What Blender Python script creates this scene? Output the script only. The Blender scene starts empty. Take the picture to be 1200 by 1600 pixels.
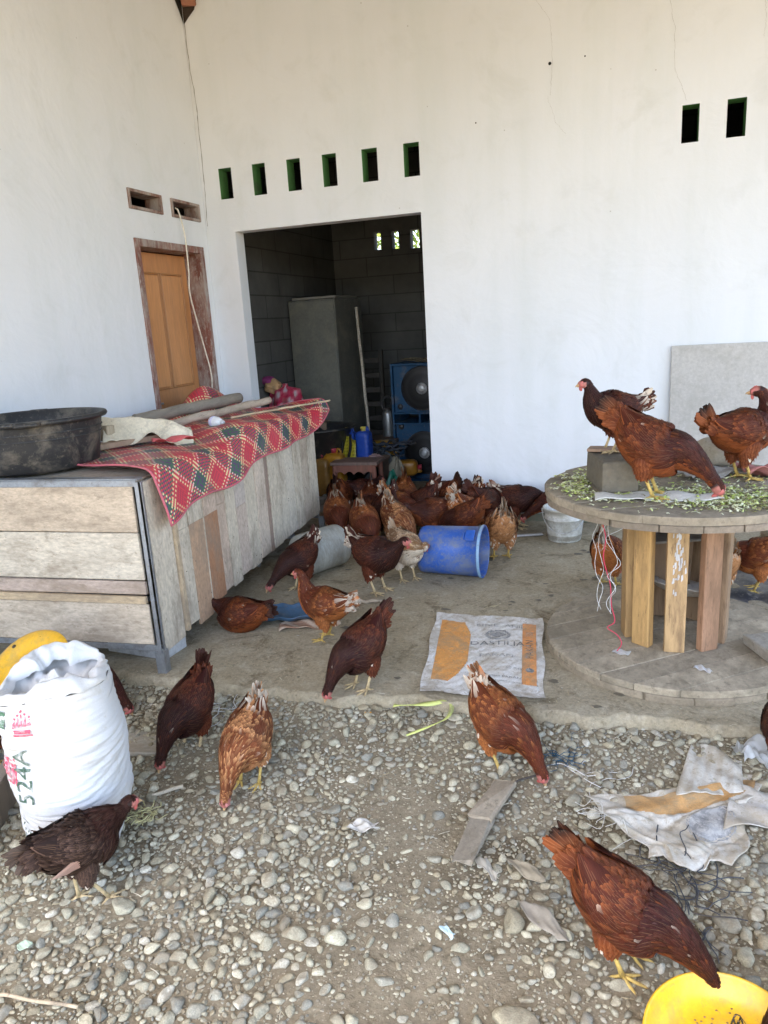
import bpy, math, random
import numpy as np
from mathutils import Vector, Matrix
R = math.radians
random.seed(7); RNG = np.random.default_rng(11)
scene = bpy.context.scene
# ------------------------------------------------------------ camera
cam_d = bpy.data.cameras.new("camera"); cam = bpy.data.objects.new("camera", cam_d)
scene.collection.objects.link(cam); scene.camera = cam
cam_d.sensor_fit = 'AUTO'; cam_d.sensor_width = 36; cam_d.lens = 36*1155/1600
cam_d.clip_start = 0.05; cam_d.clip_end = 500
RT = (0.9527, 0.2985, -0.0585); UP = (-0.0199, 0.2537, 0.9671); FW = (-0.3036, 0.9201, -0.2475)
_m = Matrix(((RT[0], UP[0], -FW[0]), (RT[1], UP[1], -FW[1]), (RT[2], UP[2], -FW[2]))).to_quaternion().to_matrix().to_4x4()
_m.translation = (0, 0, 1.5); cam.matrix_world = _m
# ------------------------------------------------------------ world and sun
world = bpy.data.worlds.new("World"); scene.world = world; world.use_nodes = True
wn = world.node_tree; bg = wn.nodes['Background']
sky = wn.nodes.new('ShaderNodeTexSky'); sky.sky_type = 'NISHITA'; sky.sun_disc = False
SUN_EL, SUN_ROT = R(64), R(200)
sky.sun_elevation = SUN_EL; sky.sun_rotation = SUN_ROT
sky.air_density = 1.0; sky.dust_density = 3.0; sky.ozone_density = 1.0
wn.links.new(sky.outputs[0], bg.inputs[0]); bg.inputs[1].default_value = 0.14
sd = bpy.data.lights.new("sun", 'SUN'); sd.energy = 3.4; sd.angle = R(0.5); sd.color = (1, .95, .86)
sun = bpy.data.objects.new("sun", sd); scene.collection.objects.link(sun)
_d = Vector((math.sin(SUN_ROT)*math.cos(SUN_EL), math.cos(SUN_ROT)*math.cos(SUN_EL), math.sin(SUN_EL)))
sun.rotation_euler = _d.to_track_quat('Z', 'Y').to_euler(); sun.location = _d*30
vs = scene.view_settings; vs.view_transform = 'Standard'; vs.look = 'None'; vs.gamma = 1; vs.exposure = 3.0
scene.display_settings.display_device = 'sRGB'
cy = scene.cycles
cy.use_denoising = True; cy.max_bounces = 8; cy.diffuse_bounces = 5; cy.glossy_bounces = 3
cy.transmission_bounces = 4; cy.transparent_max_bounces = 6; cy.caustics_reflective = False; cy.caustics_refractive = False
cy.sample_clamp_indirect = 6
try: cy.denoiser = 'OPENIMAGEDENOISE'
except Exception: pass

# ------------------------------------------------------------ helpers
def link(o, parent=None):
    scene.collection.objects.link(o)
    if parent is not None: o.parent = parent
    return o
def tag(o, label=None, cat=None, group=None, kind=None):
    if label: o['label'] = label
    if cat: o['category'] = cat
    if group: o['group'] = group
    if kind: o['kind'] = kind
    return o
def thing(name, label, cat, loc=(0, 0, 0), rz=0, group=None, rot=None):
    o = bpy.data.objects.new(name, None); o.empty_display_size = .1; link(o)
    o.location = loc; o.rotation_euler = rot if rot else (0, 0, rz)
    return tag(o, label, cat, group)
def nrm(v):
    v = np.array(v, float); return v/max(1e-9, np.linalg.norm(v))

class MB:
    """collects shapes and builds ONE mesh object"""
    def __init__(s): s.v = []; s.f = []; s.c = []; s.m = []; s.s = []; s.n = 0; s.uv = []; s.hasuv = False
    def add(s, V, F, col=(1, 1, 1), mi=0, smooth=False, uv=None):
        V = np.asarray(V, float).reshape(-1, 3)
        C = np.asarray(col, float)
        if C.ndim == 1: C = np.tile(C[:3], (len(V), 1))
        s.v.append(V); s.c.append(C); b = s.n
        s.f += [tuple(int(i)+b for i in f) for f in F]
        s.m += [mi]*len(F); s.s += [smooth]*len(F); s.n += len(V)
        if uv is None: s.uv.append(np.zeros((len(V), 2)))
        else: s.uv.append(np.asarray(uv, float)); s.hasuv = True
        return s
    def box(s, c, size, col=(1, 1, 1), rot=None, bev=.003, mi=0, jit=0):
        h = np.array(size, float)/2; b = min(bev, .45*2*h.min()*.9)
        V = []; idx = {}
        for sx in (-1, 1):
            for sy in (-1, 1):
                for sz in (-1, 1):
                    for a in range(3):
                        p = np.array([sx*h[0], sy*h[1], sz*h[2]])
                        for k in range(3):
                            if k != a: p[k] -= (sx, sy, sz)[k]*b
                        idx[(sx, sy, sz, a)] = len(V); V.append(p)
        F = []
        for a in range(3):
            o1, o2 = [k for k in range(3) if k != a]
            for sg in (-1, 1):
                q = []
                for u, w in ((-1, -1), (1, -1), (1, 1), (-1, 1)):
                    t = [0, 0, 0]; t[a] = sg; t[o1] = u; t[o2] = w; q.append(idx[(*t, a)])
                F.append(q)
            for u in (-1, 1):
                for w in (-1, 1):   # edge bevel along axis a
                    t0 = [0, 0, 0]; t0[a] = -1; t0[o1] = u; t0[o2] = w
                    t1 = list(t0); t1[a] = 1
                    F.append([idx[(*t0, o1)], idx[(*t1, o1)], idx[(*t1, o2)], idx[(*t0, o2)]])
        for sx in (-1, 1):
            for sy in (-1, 1):
                for sz in (-1, 1): F.append([idx[(sx, sy, sz, k)] for k in range(3)])
        V = np.array(V)
        FF = []
        for f in F:      # orient outwards
            P = V[f]; nn = np.cross(P[1]-P[0], P[2]-P[0])
            FF.append(f if nn.dot(P.mean(0)) > 0 else f[::-1])
        if jit: V = V + RNG.normal(0, jit, V.shape)
        if rot is not None: V = V @ np.array(rot).T
        return s.add(V+np.array(c, float), FF, col, mi)
    def tube(s, pts, r, n=8, col=(1, 1, 1), mi=0, cap=True, smooth=True, flat=1.0):
        P = np.array(pts, float); m = len(P); rr = np.full(m, r, float) if np.isscalar(r) else np.array(r, float)
        T = np.gradient(P, axis=0); T /= np.maximum(1e-9, np.linalg.norm(T, axis=1))[:, None]
        a = np.array([0, 0, 1.]) if abs(T[0][2]) < .9 else np.array([1., 0, 0])
        S = nrm(np.cross(a, T[0])); V = []
        th = np.linspace(0, 2*np.pi, n, endpoint=False)
        for i in range(m):
            S = nrm(S-T[i]*S.dot(T[i])); U = np.cross(T[i], S)
            V.append(P[i]+rr[i]*(np.cos(th)[:, None]*S+flat*np.sin(th)[:, None]*U))
        V = np.concatenate(V); F = []
        for i in range(m-1):
            for j in range(n):
                k = (j+1) % n; F.append((i*n+j, i*n+k, (i+1)*n+k, (i+1)*n+j))
        if cap: F.append(tuple(range(n))[::-1]); F.append(tuple(range((m-1)*n, m*n)))
        C = np.asarray(col, float)
        if C.ndim == 2: C = np.repeat(C, n, axis=0)
        return s.add(V, F, C, mi, smooth)
    def lathe(s, prof, n=40, col=(1, 1, 1), mi=0, M=None, smooth=True, wob=None):
        prof = [(float(a), float(b)) for a, b in prof]; V = []
        for r_, z_ in prof:
            for j in range(n):
                t = 2*math.pi*j/n; q = r_*(1+(wob(t, z_) if wob else 0)); V.append((q*math.cos(t), q*math.sin(t), z_))
        F = []
        for i in range(len(prof)-1):
            for j in range(n):
                k = (j+1) % n; F.append((i*n+j, i*n+k, (i+1)*n+k, (i+1)*n+j))
        V = np.array(V)
        if M is not None: V = V @ np.array(M)[:3, :3].T + np.array(M)[:3, 3]
        return s.add(V, F, col, mi, smooth)
    def grid(s, fn, nu, nv, col=(1, 1, 1), mi=0, smooth=True, uvs=(1, 1), close=False):
        V = []; UV = []
        for i in range(nu+1):
            for j in range(nv+1):
                u, v = i/nu, j/nv; V.append(fn(u, v)); UV.append((u*uvs[0], v*uvs[1]))
        F = [(i*(nv+1)+j, (i+1)*(nv+1)+j, (i+1)*(nv+1)+j+1, i*(nv+1)+j+1) for i in range(nu) for j in range(nv)]
        C = col
        if callable(col): C = np.array([col(u, v) for u, v in [(i/nu, j/nv) for i in range(nu+1) for j in range(nv+1)]])
        return s.add(V, F, C, mi, smooth, UV)
    def blob(s, c, r, col=(1, 1, 1), mi=0, n=12, rot=None, wob=0, smooth=True):
        V = []; k = 0; ph = random.random()*9
        for i in range(n+1):
            a = math.pi*i/n
            for j in range(2*n):
                b = math.pi*j/n; d = np.array([math.sin(a)*math.cos(b), math.sin(a)*math.sin(b), math.cos(a)])
                w = 1+wob*(math.sin(3*d[0]+ph)*math.sin(4*d[1]+ph*2)+.5*math.sin(7*d[2]+5*d[0]+ph)); V.append(d*w*np.array(r, float))
        F = [(i*2*n+j, (i+1)*2*n+j, (i+1)*2*n+(j+1) % (2*n), i*2*n+(j+1) % (2*n)) for i in range(n) for j in range(2*n)]
        V = np.array(V)
        if rot is not None: V = V @ np.array(rot).T
        return s.add(V+np.array(c, float), F, col, mi, smooth)
    def build(s, name, mats, parent=None, loc=None, rz=0, solid=0, solid_off=-1):
        V = np.concatenate(s.v); me = bpy.data.meshes.new(name); me.from_pydata(V.tolist(), [], s.f)
        me.polygons.foreach_set('material_index', s.m); me.polygons.foreach_set('use_smooth', s.s)
        C = np.concatenate(s.c); a = me.color_attributes.new('Col', 'FLOAT_COLOR', 'POINT')
        a.data.foreach_set('color', np.hstack([C, np.ones((len(C), 1))]).astype(np.float32).ravel())
        if s.hasuv:
            UV = np.concatenate(s.uv); l = me.uv_layers.new(name='UVMap')
            vi = np.empty(len(me.loops), np.int32); me.loops.foreach_get('vertex_index', vi)
            l.data.foreach_set('uv', UV[vi].astype(np.float32).ravel())
        for m_ in (mats if isinstance(mats, (list, tuple)) else [mats]): me.materials.append(m_)
        me.update(); o = bpy.data.objects.new(name, me); link(o, parent)
        if loc is not None: o.location = loc
        o.rotation_euler[2] = rz
        if solid:
            md = o.modifiers.new('thick', 'SOLIDIFY'); md.thickness = solid; md.offset = solid_off
        return o
def Rx(a): c, s = math.cos(a), math.sin(a); return np.array([[1, 0, 0], [0, c, -s], [0, s, c]])
def Ry(a): c, s = math.cos(a), math.sin(a); return np.array([[c, 0, s], [0, 1, 0], [-s, 0, c]])
def Rz(a): c, s = math.cos(a), math.sin(a); return np.array([[c, -s, 0], [s, c, 0], [0, 0, 1]])
def M4(rot, t): m = np.eye(4); m[:3, :3] = rot; m[:3, 3] = t; return m
def mesh_text(txt, size, extrude=0):
    cu = bpy.data.curves.new('txt', 'FONT'); cu.body = txt; cu.size = size; cu.align_x = 'CENTER'; cu.align_y = 'CENTER'
    cu.resolution_u = 3; o = bpy.data.objects.new('txt', cu); scene.collection.objects.link(o)
    dg = bpy.context.evaluated_depsgraph_get(); me = o.evaluated_get(dg).to_mesh()
    V = np.array([v.co[:] for v in me.vertices]); F = [tuple(p.vertices) for p in me.polygons]
    o.evaluated_get(dg).to_mesh_clear(); bpy.data.objects.remove(o); bpy.data.curves.remove(cu)
    return V, F

# ------------------------------------------------------------ materials
class NT:
    def __init__(s, name):
        s.m = bpy.data.materials.new(name); s.m.use_nodes = True; s.t = s.m.node_tree; s.b = s.t.nodes['Principled BSDF']
    def n(s, typ, **kw):
        x = s.t.nodes.new(typ)
        for k, v in kw.items():
            if k.startswith('i_'):
                key = k[2:]; key = int(key) if key.isdigit() else key
                x.inputs[key].default_value = v
            else: setattr(x, k, v)
        return x
    def l(s, a, b): s.t.links.new(a, b)
    def co(s, kind='Object', scale=(1, 1, 1), rot=(0, 0, 0)):
        tc = s.n('ShaderNodeTexCoord'); mp = s.n('ShaderNodeMapping'); mp.inputs['Scale'].default_value = scale
        mp.inputs['Rotation'].default_value = rot
        s.l(tc.outputs[kind], mp.inputs[0]); return mp.outputs[0]
    def noise(s, co, scale, detail=5, rough=.6, dist=0):
        x = s.n('ShaderNodeTexNoise'); x.inputs['Scale'].default_value = scale; x.inputs['Detail'].default_value = detail
        x.inputs['Roughness'].default_value = rough; x.inputs['Distortion'].default_value = dist
        s.l(co, x.inputs['Vector']); return x.outputs['Fac']
    def ramp(s, fac, stops, interp='LINEAR'):
        r = s.n('ShaderNodeValToRGB'); e = r.color_ramp; e.interpolation = interp
        while len(e.elements) < len(stops): e.elements.new(.5)
        for el, (p, c) in zip(e.elements, stops):
            el.position = p; el.color = (c, c, c, 1) if not hasattr(c, '__len__') else (*c, 1)
        s.l(fac, r.inputs[0]); return r.outputs[0]
    def mix(s, fac, a, b, mode='MIX'):
        x = s.n('ShaderNodeMix', data_type='RGBA', blend_type=mode)
        for inp, val in ((0, fac), (6, a), (7, b)):
            if hasattr(val, 'is_linked') or hasattr(val, 'node'): s.l(val, x.inputs[inp])
            else: x.inputs[inp].default_value = (*val, 1) if hasattr(val, '__len__') else val
        return x.outputs[2]
    def math(s, op, a, b=0, c=None):
        x = s.n('ShaderNodeMath', operation=op)
        for i, val in enumerate((a, b)):
            if hasattr(val, 'node'): s.l(val, x.inputs[i])
            else: x.inputs[i].default_value = val
        return x.outputs[0]
    def bump(s, h, strength=.3, dist=.01, prev=None):
        b = s.n('ShaderNodeBump'); b.inputs['Strength'].default_value = strength; b.inputs['Distance'].default_value = dist
        s.l(h, b.inputs['Height'])
        if prev is not None: s.l(prev, b.inputs['Normal'])
        return b.outputs[0]
    def fin(s, col=None, rough=None, normal=None, spec=.4, metal=0):
        def put(k, v):
            if v is None: return
            if hasattr(v, 'node'): s.l(v, s.b.inputs[k])
            else: s.b.inputs[k].default_value = (*v, 1) if hasattr(v, '__len__') else v
        put('Base Color', col); put('Roughness', rough); put('Normal', normal); put('Specular IOR Level', spec); put('Metallic', metal)
        return s.m
def m_col(name, rough=.7, var=.25, vscale=6, dirt=None, dirt_amt=0, dscale=4, bump=.15, bscale=60, stretch=(1, 1, 1), spec=.4, metal=0, bdist=.004, fine=.12):
    """vertex colour x procedural variation, blotches of dirt, fine bump"""
    t = NT(name); a = t.n('ShaderNodeVertexColor', layer_name='Col'); co = t.co('Object', stretch)
    n1 = t.noise(co, vscale, 6, .65); n2 = t.noise(co, bscale, 4, .7)
    c = t.mix(1.0, a.outputs[0], t.ramp(n1, [(.25, 1-var), (.75, 1+var*.6)]), 'MULTIPLY')
    c = t.mix(1.0, c, t.ramp(n2, [(.3, 1-fine), (.7, 1+fine)]), 'MULTIPLY')
    if dirt is not None:
        n3 = t.noise(co, dscale, 9, .72, .4)
        c = t.mix(t.ramp(n3, [(.58-dirt_amt*.35, 0), (.70-dirt_amt*.2, min(1, .5+dirt_amt*.5))]), c, dirt)
        n4 = t.noise(co, dscale*5.5, 9, .8, .3); c = t.mix(t.ramp(n4, [(.60-dirt_amt*.16, 0), (.66-dirt_amt*.14, min(.75, .25+dirt_amt))]), c, dirt)
    return t.fin(c, t.math('ADD', t.math('MULTIPLY', n1, .2), rough-.1), t.bump(n2, bump, bdist), spec, metal)

DIRT = (.17, .14, .105)
M = {}
M['generic'] = m_col('painted_surface', .6, .15, 5, DIRT, .15, 5, .1, 60)
M['plastic'] = m_col('plastic', .38, .10, 4, DIRT, .18, 7, .06, 40, spec=.5)
M['wood'] = m_col('rough_wood', .78, .3, 5, (.10, .075, .05), .12, 6, .35, 30, (1, 1, .12))
M['metal'] = m_col('metal', .42, .2, 7, DIRT, .2, 9, .05, 60, metal=.7)
M['cloth'] = m_col('cloth', .85, .18, 7, DIRT, .15, 6, .25, 90)
M['rubber'] = m_col('black_rubber_plastic', .5, .2, 6, (.20, .17, .13), .22, 7, .15, 50)
M['skin'] = m_col('bare_skin', .55, .2, 60, None, 0, 4, .3, 400)
M['shank'] = m_col('scaly_leg', .5, .25, 80, (.16, .12, .07), .25, 60, .5, 500)
M['leafy'] = m_col('leafy', .6, .3, 20, None, 0, 4, .1, 80)

def mat_plaster():
    t = NT('white_painted_plaster'); co = t.co('Object')
    big = t.noise(co, .55, 5, .55, .3); mid = t.noise(co, 3.2, 7, .65, .5); st = t.noise(t.co('Object', (3.2, 3.2, .35)), 1.3, 6, .6, .2)
    fine = t.noise(co, 60, 4, .6)
    c = t.mix(t.ramp(big, [(.38, 0), (.66, 1)]), (.78, .80, .835), (.72, .74, .765))
    c = t.mix(t.ramp(st, [(.45, 0), (.70, .32)]), c, (.62, .665, .65))
    c = t.mix(t.ramp(mid, [(.54, 0), (.72, .5)]), c, (.64, .66, .66))
    # splashed mud near the floor
    sep = t.n('ShaderNodeSeparateXYZ'); t.l(t.co('Object'), sep.inputs[0])
    low = t.ramp(sep.outputs[2], [(0, 1), (.30, 0)])
    spk = t.ramp(t.noise(co, 38, 4, .7), [(.50, 0), (.61, 1)])
    c = t.mix(t.math('MULTIPLY', low, t.math('MULTIPLY', spk, .85)), c, (.36, .33, .28))
    dots = t.n('ShaderNodeTexVoronoi'); dots.inputs['Scale'].default_value = 5.5; t.l(co, dots.inputs['Vector'])
    c = t.mix(t.ramp(dots.outputs['Distance'], [(.018, .5), (.03, 0)]), c, (.25, .23, .2))
    b = t.bump(t.noise(t.co('Object', (1, 1, 1)), 1.4, 4, .5, .8), .35, .05, t.bump(mid, .35, .014, t.bump(fine, .15, .002)))
    return t.fin(c, .62, b, .3)
M['plaster'] = mat_plaster()
def mat_blocks(name, plane):
    t = NT(name); tc = t.n('ShaderNodeTexCoord'); sp = t.n('ShaderNodeSeparateXYZ'); cb = t.n('ShaderNodeCombineXYZ')
    t.l(tc.outputs['Object'], sp.inputs[0]); t.l(sp.outputs[0 if plane == 'x' else 1], cb.inputs[0]); t.l(sp.outputs[2], cb.inputs[1])
    br = t.n('ShaderNodeTexBrick'); t.l(cb.outputs[0], br.inputs['Vector']); br.inputs['Scale'].default_value = 1
    br.inputs['Brick Width'].default_value = .6; br.inputs['Row Height'].default_value = .2; br.inputs['Mortar Size'].default_value = .006
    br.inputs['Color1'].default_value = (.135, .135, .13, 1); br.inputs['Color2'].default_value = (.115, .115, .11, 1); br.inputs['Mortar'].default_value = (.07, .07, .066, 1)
    n = t.noise(t.co('Object'), 3, 6, .65); c = t.mix(1.0, br.outputs['Color'], t.ramp(n, [(.3, .7), (.7, 1.1)]), 'MULTIPLY')
    return t.fin(c, .9, t.bump(br.outputs['Fac'], -.6, .01, t.bump(t.noise(t.co('Object'), 50, 3, .6), .3, .004)), .2)
M['blocks_x'] = mat_blocks('aerated_block_x', 'x'); M['blocks_y'] = mat_blocks('aerated_block_y', 'y')
def mat_earth(name, c1, c2, c3, wet, sc=1.0):
    t = NT(name); co = t.co('Object')
    a = t.noise(co, 1.3*sc, 8, .65, .4); b = t.noise(co, 7*sc, 8, .7, .6); c_ = t.noise(co, 60, 6, .7); d = t.noise(co, 220, 3, .6)
    c = t.mix(t.ramp(a, [(.35, 0), (.65, 1)]), c1, c2)
    c = t.mix(t.ramp(b, [(.48, 0), (.7, .85)]), c, c3)
    c = t.mix(t.ramp(t.noise(co, 3.1*sc, 9, .75, 1), [(.53, 0), (.64, .75)]), c, wet)
    c = t.mix(t.ramp(t.noise(co, 13*sc, 9, .78, .5), [(.56, 0), (.63, .55)]), c, wet)
    c = t.mix(1.0, c, t.ramp(c_, [(.3, .72), (.7, 1.22)]), 'MULTIPLY')
    v = t.n('ShaderNodeTexVoronoi'); v.inputs['Scale'].default_value = 85; t.l(co, v.inputs['Vector'])
    c = t.mix(t.ramp(v.outputs['Distance'], [(.10, .55), (.22, 0)]), c, (.50, .44, .34))
    bp = t.bump(d, .25, .002, t.bump(c_, .55, .006, t.bump(b, .5, .02)))
    return t.fin(c, .92, bp, .25)
M['earth'] = mat_earth('packed_earth', (.205, .168, .112), (.262, .218, .148), (.33, .28, .195), (.095, .072, .042))
M['slab'] = mat_earth('dirty_concrete', (.315, .265, .175), (.39, .335, .235), (.46, .405, .30), (.135, .105, .058), 1.2)

def mat_pebble():
    t = NT('river_pebble'); a = t.n('ShaderNodeVertexColor', layer_name='Col'); co = t.co('Object')
    n = t.noise(co, 45, 6, .7); n2 = t.noise(co, 260, 4, .7); n3 = t.noise(co, 16, 6, .7)
    c = t.mix(1.0, a.outputs[0], t.ramp(n, [(.3, .68), (.7, 1.2)]), 'MULTIPLY')
    c = t.mix(1.0, c, t.ramp(n2, [(.3, .72), (.7, 1.22)]), 'MULTIPLY')
    c = t.mix(t.ramp(n3, [(.48, 0), (.62, .7)]), c, (.25, .205, .14))
    return t.fin(c, .88, t.bump(n2, .6, .002, t.bump(n, .6, .005)), .2)
M['pebble'] = mat_pebble()
def mat_feather():
    t = NT('feathers'); a = t.n('ShaderNodeVertexColor', layer_name='Col'); uv = t.n('ShaderNodeUVMap'); uv.uv_map = 'UVMap'
    sp = t.n('ShaderNodeSeparateXYZ'); t.l(uv.outputs[0], sp.inputs[0])
    u = t.math('ABSOLUTE', t.math('SUBTRACT', sp.outputs[0], .5))
    ph = t.math('ADD', t.math('MULTIPLY', sp.outputs[1], 7.0), t.math('MULTIPLY', u, -5.0))
    cb = t.n('ShaderNodeCombineXYZ'); t.l(ph, cb.inputs[0]); t.l(t.math('MULTIPLY', t.n('ShaderNodeNewGeometry').outputs['Random Per Island'], 60), cb.inputs[1])
    ns = t.noise(cb.outputs[0], 5.5, 4, .7)
    c = t.mix(1.0, a.outputs[0], t.ramp(ns, [(.3, .55), (.7, 1.4)]), 'MULTIPLY')
    rach = t.ramp(u, [(.02, 1), (.05, 0)])
    c = t.mix(t.math('MULTIPLY', rach, .22), c, (.40, .22, .11))
    m = t.fin(c, .5, t.bump(ns, .8, .0018), .12)
    t.b.inputs['Sheen Weight'].default_value = .0; t.b.inputs['Sheen Roughness'].default_value = .4
    t.b.inputs['Sheen Tint'].default_value = (1, .7, .5, 1)
    return m
M['feather'] = mat_feather()
def mat_mat():
    """plaited plaid mat: two diagonal strip sequences crossing over and under"""
    t = NT('woven_plaid'); uv = t.n('ShaderNodeUVMap'); uv.uv_map = 'UVMap'; sp = t.n('ShaderNodeSeparateXYZ'); t.l(uv.outputs[0], sp.inputs[0])
    x, y = sp.outputs[0], sp.outputs[1]; W = .0112; N = 24
    a = t.math('ADD', t.math('MULTIPLY', x, .68), t.math('MULTIPLY', y, .73)); b = t.math('SUBTRACT', t.math('MULTIPLY', x, .68), t.math('MULTIPLY', y, .73))
    ia = t.math('FLOOR', t.math('DIVIDE', a, W)); ib = t.math('FLOOR', t.math('DIVIDE', b, W))
    red, mar, grn, yel, pnk, pur = (.66, .04, .065), (.50, .035, .07), (.035, .12, .075), (.80, .64, .33), (.82, .52, .46), (.10, .03, .14)
    seq = [red, mar, red, mar, red, red, mar, red, yel, red, pnk, grn, grn, pur, grn, grn, pur, grn, grn, yel, red, yel, red, mar]
    def band(i, off):
        f = t.math('DIVIDE', t.math('ADD', t.math('FLOORED_MODULO', t.math('ADD', i, off), N), .5), N)
        return t.ramp(f, [(k/N, c) for k, c in enumerate(seq)], 'CONSTANT')
    odd = t.math('FLOORED_MODULO', t.math('ADD', ia, ib), 2)
    c = t.mix(t.math('GREATER_THAN', odd, .5), band(ia, 0), band(ib, 9))
    ea = t.math('ABSOLUTE', t.math('SUBTRACT', t.math('FRACT', t.math('DIVIDE', a, W)), .5)); eb = t.math('ABSOLUTE', t.math('SUBTRACT', t.math('FRACT', t.math('DIVIDE', b, W)), .5))
    e = t.math('MAXIMUM', ea, eb)
    c = t.mix(t.ramp(e, [(.38, 0), (.5, .55)]), c, (.12, .05, .04))
    n = t.noise(t.co('Object'), 3.5, 7, .7); c = t.mix(t.ramp(n, [(.52, 0), (.74, .4)]), c, (.36, .29, .23))
    return t.fin(c, .5, t.bump(e, -.5, .002), .45)
M['mat'] = mat_mat()
def mat_glassy(name, col, rough=.25, trans=.6, alpha=1):
    t = NT(name); t.b.inputs['Transmission Weight'].default_value = trans; t.b.inputs['Alpha'].default_value = alpha
    n = t.noise(t.co('Object'), 30, 3, .6); return t.fin(col, rough, t.bump(n, .3, .003), .5)
M['film'] = mat_glassy('clear_film', (.85, .88, .9), .3, .55, .75)

# ------------------------------------------------------------ setting: ground, slab, path
def gz(x, y): return -.10+.055*min(1, max(0, (y-2.05)/.5))
def fbm(x, y, s=1.0):
    return (math.sin(x*2.1*s+1.3*math.sin(y*1.7*s))+math.sin(y*2.7*s+1.1*math.sin(x*3.1*s+2))*.7+.5*math.sin(x*6.3*s+y*5.1*s)+.35*math.sin(x*11*s-y*9.2*s+1)+.25*math.sin(y*17*s+x*4*s))/2.8
b = MB()
def gfn(u, v):
    x = -3.6+7.2*u; y = -1.6+4.9*v
    return (x, y, gz(x, y)+.007*fbm(x, y, 1.2)+.004*fbm(x, y, 3.7))
b.grid(gfn, 180, 120)
# outer sheet to the horizon joined around the detailed patch (slightly lower)
for (x0, y0, x1, y1) in ((-60, -60, 60, -1.6), (-60, -1.6, -3.6, 60), (3.6, -1.6, 60, 60)):
    b.add([(x0, y0, -.11), (x1, y0, -.11), (x1, y1, -.11), (x0, y1, -.11)], [(0, 1, 2, 3)])
b.add([(-3.6, 8.4, -.11), (3.6, 8.4, -.11), (3.6, 60, -.11), (-3.6, 60, -.11)], [(0, 1, 2, 3)])
tag(b.build('ground', M['earth']), kind='structure')
# slab under the veranda and the store room, with a broken front edge
def edge_y(x):
    base = np.interp(x, [-3.4, -2.4, -1.97, -1.26, -.78, -.40, -.30, .09, .6, 1.2, 3.4], [2.62, 2.62, 2.605, 2.585, 2.64, 2.66, 2.64, 2.66, 2.68, 2.66, 2.64])
    return float(base)+.016*math.sin(x*13)+.010*math.sin(x*31+1)+.006*math.sin(x*71)
b = MB(); nx = 260; ys = [0, .004, .015, .04, .1, .2, .35, .5, .7, .9, 1.2, 1.6, 2.1, 2.8, 3.6, 4.6, 5.9]
V = []; F = []
for i in range(nx+1):
    x = -3.7+7.4*i/nx; e = edge_y(x); lip = .006*math.sin(x*23)+.004*math.sin(x*57)
    for j, z in enumerate((-.16, -.05, -.018)): V.append((x, e-.012+.01*j*0+(.004*math.sin(x*40+j*2)), z))
    for k, d in enumerate(ys):
        z = (-.008 if k == 0 else 0)+(.004*fbm(x, d, 2.3)*min(1, d*3) if d < 4 else 0)+(lip*.5 if k < 3 else 0)
        V.append((x, e+d, z))
m_ = 3+len(ys)
for i in range(nx):
    for j in range(m_-1): F.append((i*m_+j, (i+1)*m_+j, (i+1)*m_+j+1, i*m_+j+1))
b.add(V, F, (1, 1, 1), 0, True)
tag(b.build('concrete_floor', M['slab']), kind='structure')

# ------------------------------------------------------------ the house
house = thing('house', 'white plastered house with wide doorway, vent holes and brown wooden door', 'house', (0, 5.41, 0))
HX, HY = -3.09, 5.41
TW = .13
def wall_holes(name, u0, u1, z0, z1, holes, place, mats, depth, reveal_mi=None, back=True):
    """wall in (u,z) plane with rectangular holes; place(u, z, d) -> point (d = depth into the wall)"""
    us = sorted({u0, u1, *[h[0] for h in holes], *[h[1] for h in holes]}); zs = sorted({z0, z1, *[h[2] for h in holes], *[h[3] for h in holes]})
    bb = MB()
    for i in range(len(us)-1):
        for j in range(len(zs)-1):
            cu, cz = (us[i]+us[i+1])/2, (zs[j]+zs[j+1])/2
            if any(h[0] < cu < h[1] and h[2] < cz < h[3] for h in holes): continue
            q = [(us[i], zs[j]), (us[i+1], zs[j]), (us[i+1], zs[j+1]), (us[i], zs[j+1])]
            bb.add([place(u, z, 0) for u, z in q], [(0, 1, 2, 3)], mi=0)
            if back: bb.add([place(u, z, depth) for u, z in q], [(3, 2, 1, 0)], mi=1 if len(mats) > 1 else 0)
    for h in holes:
        if len(h) > 4 and h[4] == 'green': continue
        for (a, c) in (((h[0], h[2]), (h[0], h[3])), ((h[0], h[3]), (h[1], h[3])), ((h[1], h[3]), (h[1], h[2])), ((h[1], h[2]), (h[0], h[2]))):
            bb.add([place(*a, 0), place(*c, 0), place(*c, depth), place(*a, depth)], [(0, 1, 2, 3)], mi=0)
    return bb.build(name, mats, house)
HO = (0, 5.41)
def pback(u, z, d): return (u, 0+d, z)          # local to house root
def pleft(u, z, d): return (HX-d, u-5.41, z)
vent_x = [(-2.934, -2.828), (-2.652, -2.548), (-2.372, -2.266), (-2.092, -1.985), (-1.79, -1.676), (-1.483, -1.370)]
vent_r = [(.322, .422), (.579, .687)]
holes = [(-2.844, -1.376, -.2, 2.24)]+[(a, c, 2.478, 2.694, 'green') for a, c in vent_x+vent_r]
wall_holes('wall', HX-TW, 3.4, -.2, 4.6, holes, pback, [M['plaster'], M['blocks_x']], TW)
dh = (4.449, 5.318, -.2, 2.141)
lholes = [dh, (4.446, 4.83, 2.321, 2.449), (4.945, 5.33, 2.321, 2.449)]
wall_holes('wall', -1.2, HY-.002, -.2, 4.6, lholes, pleft, [M['plaster'], M['blocks_y']], TW)
M['green'] = m_col('green_paint', .6, .2, 8, (.09, .10, .07), .2, 12, .15, 60)
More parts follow.
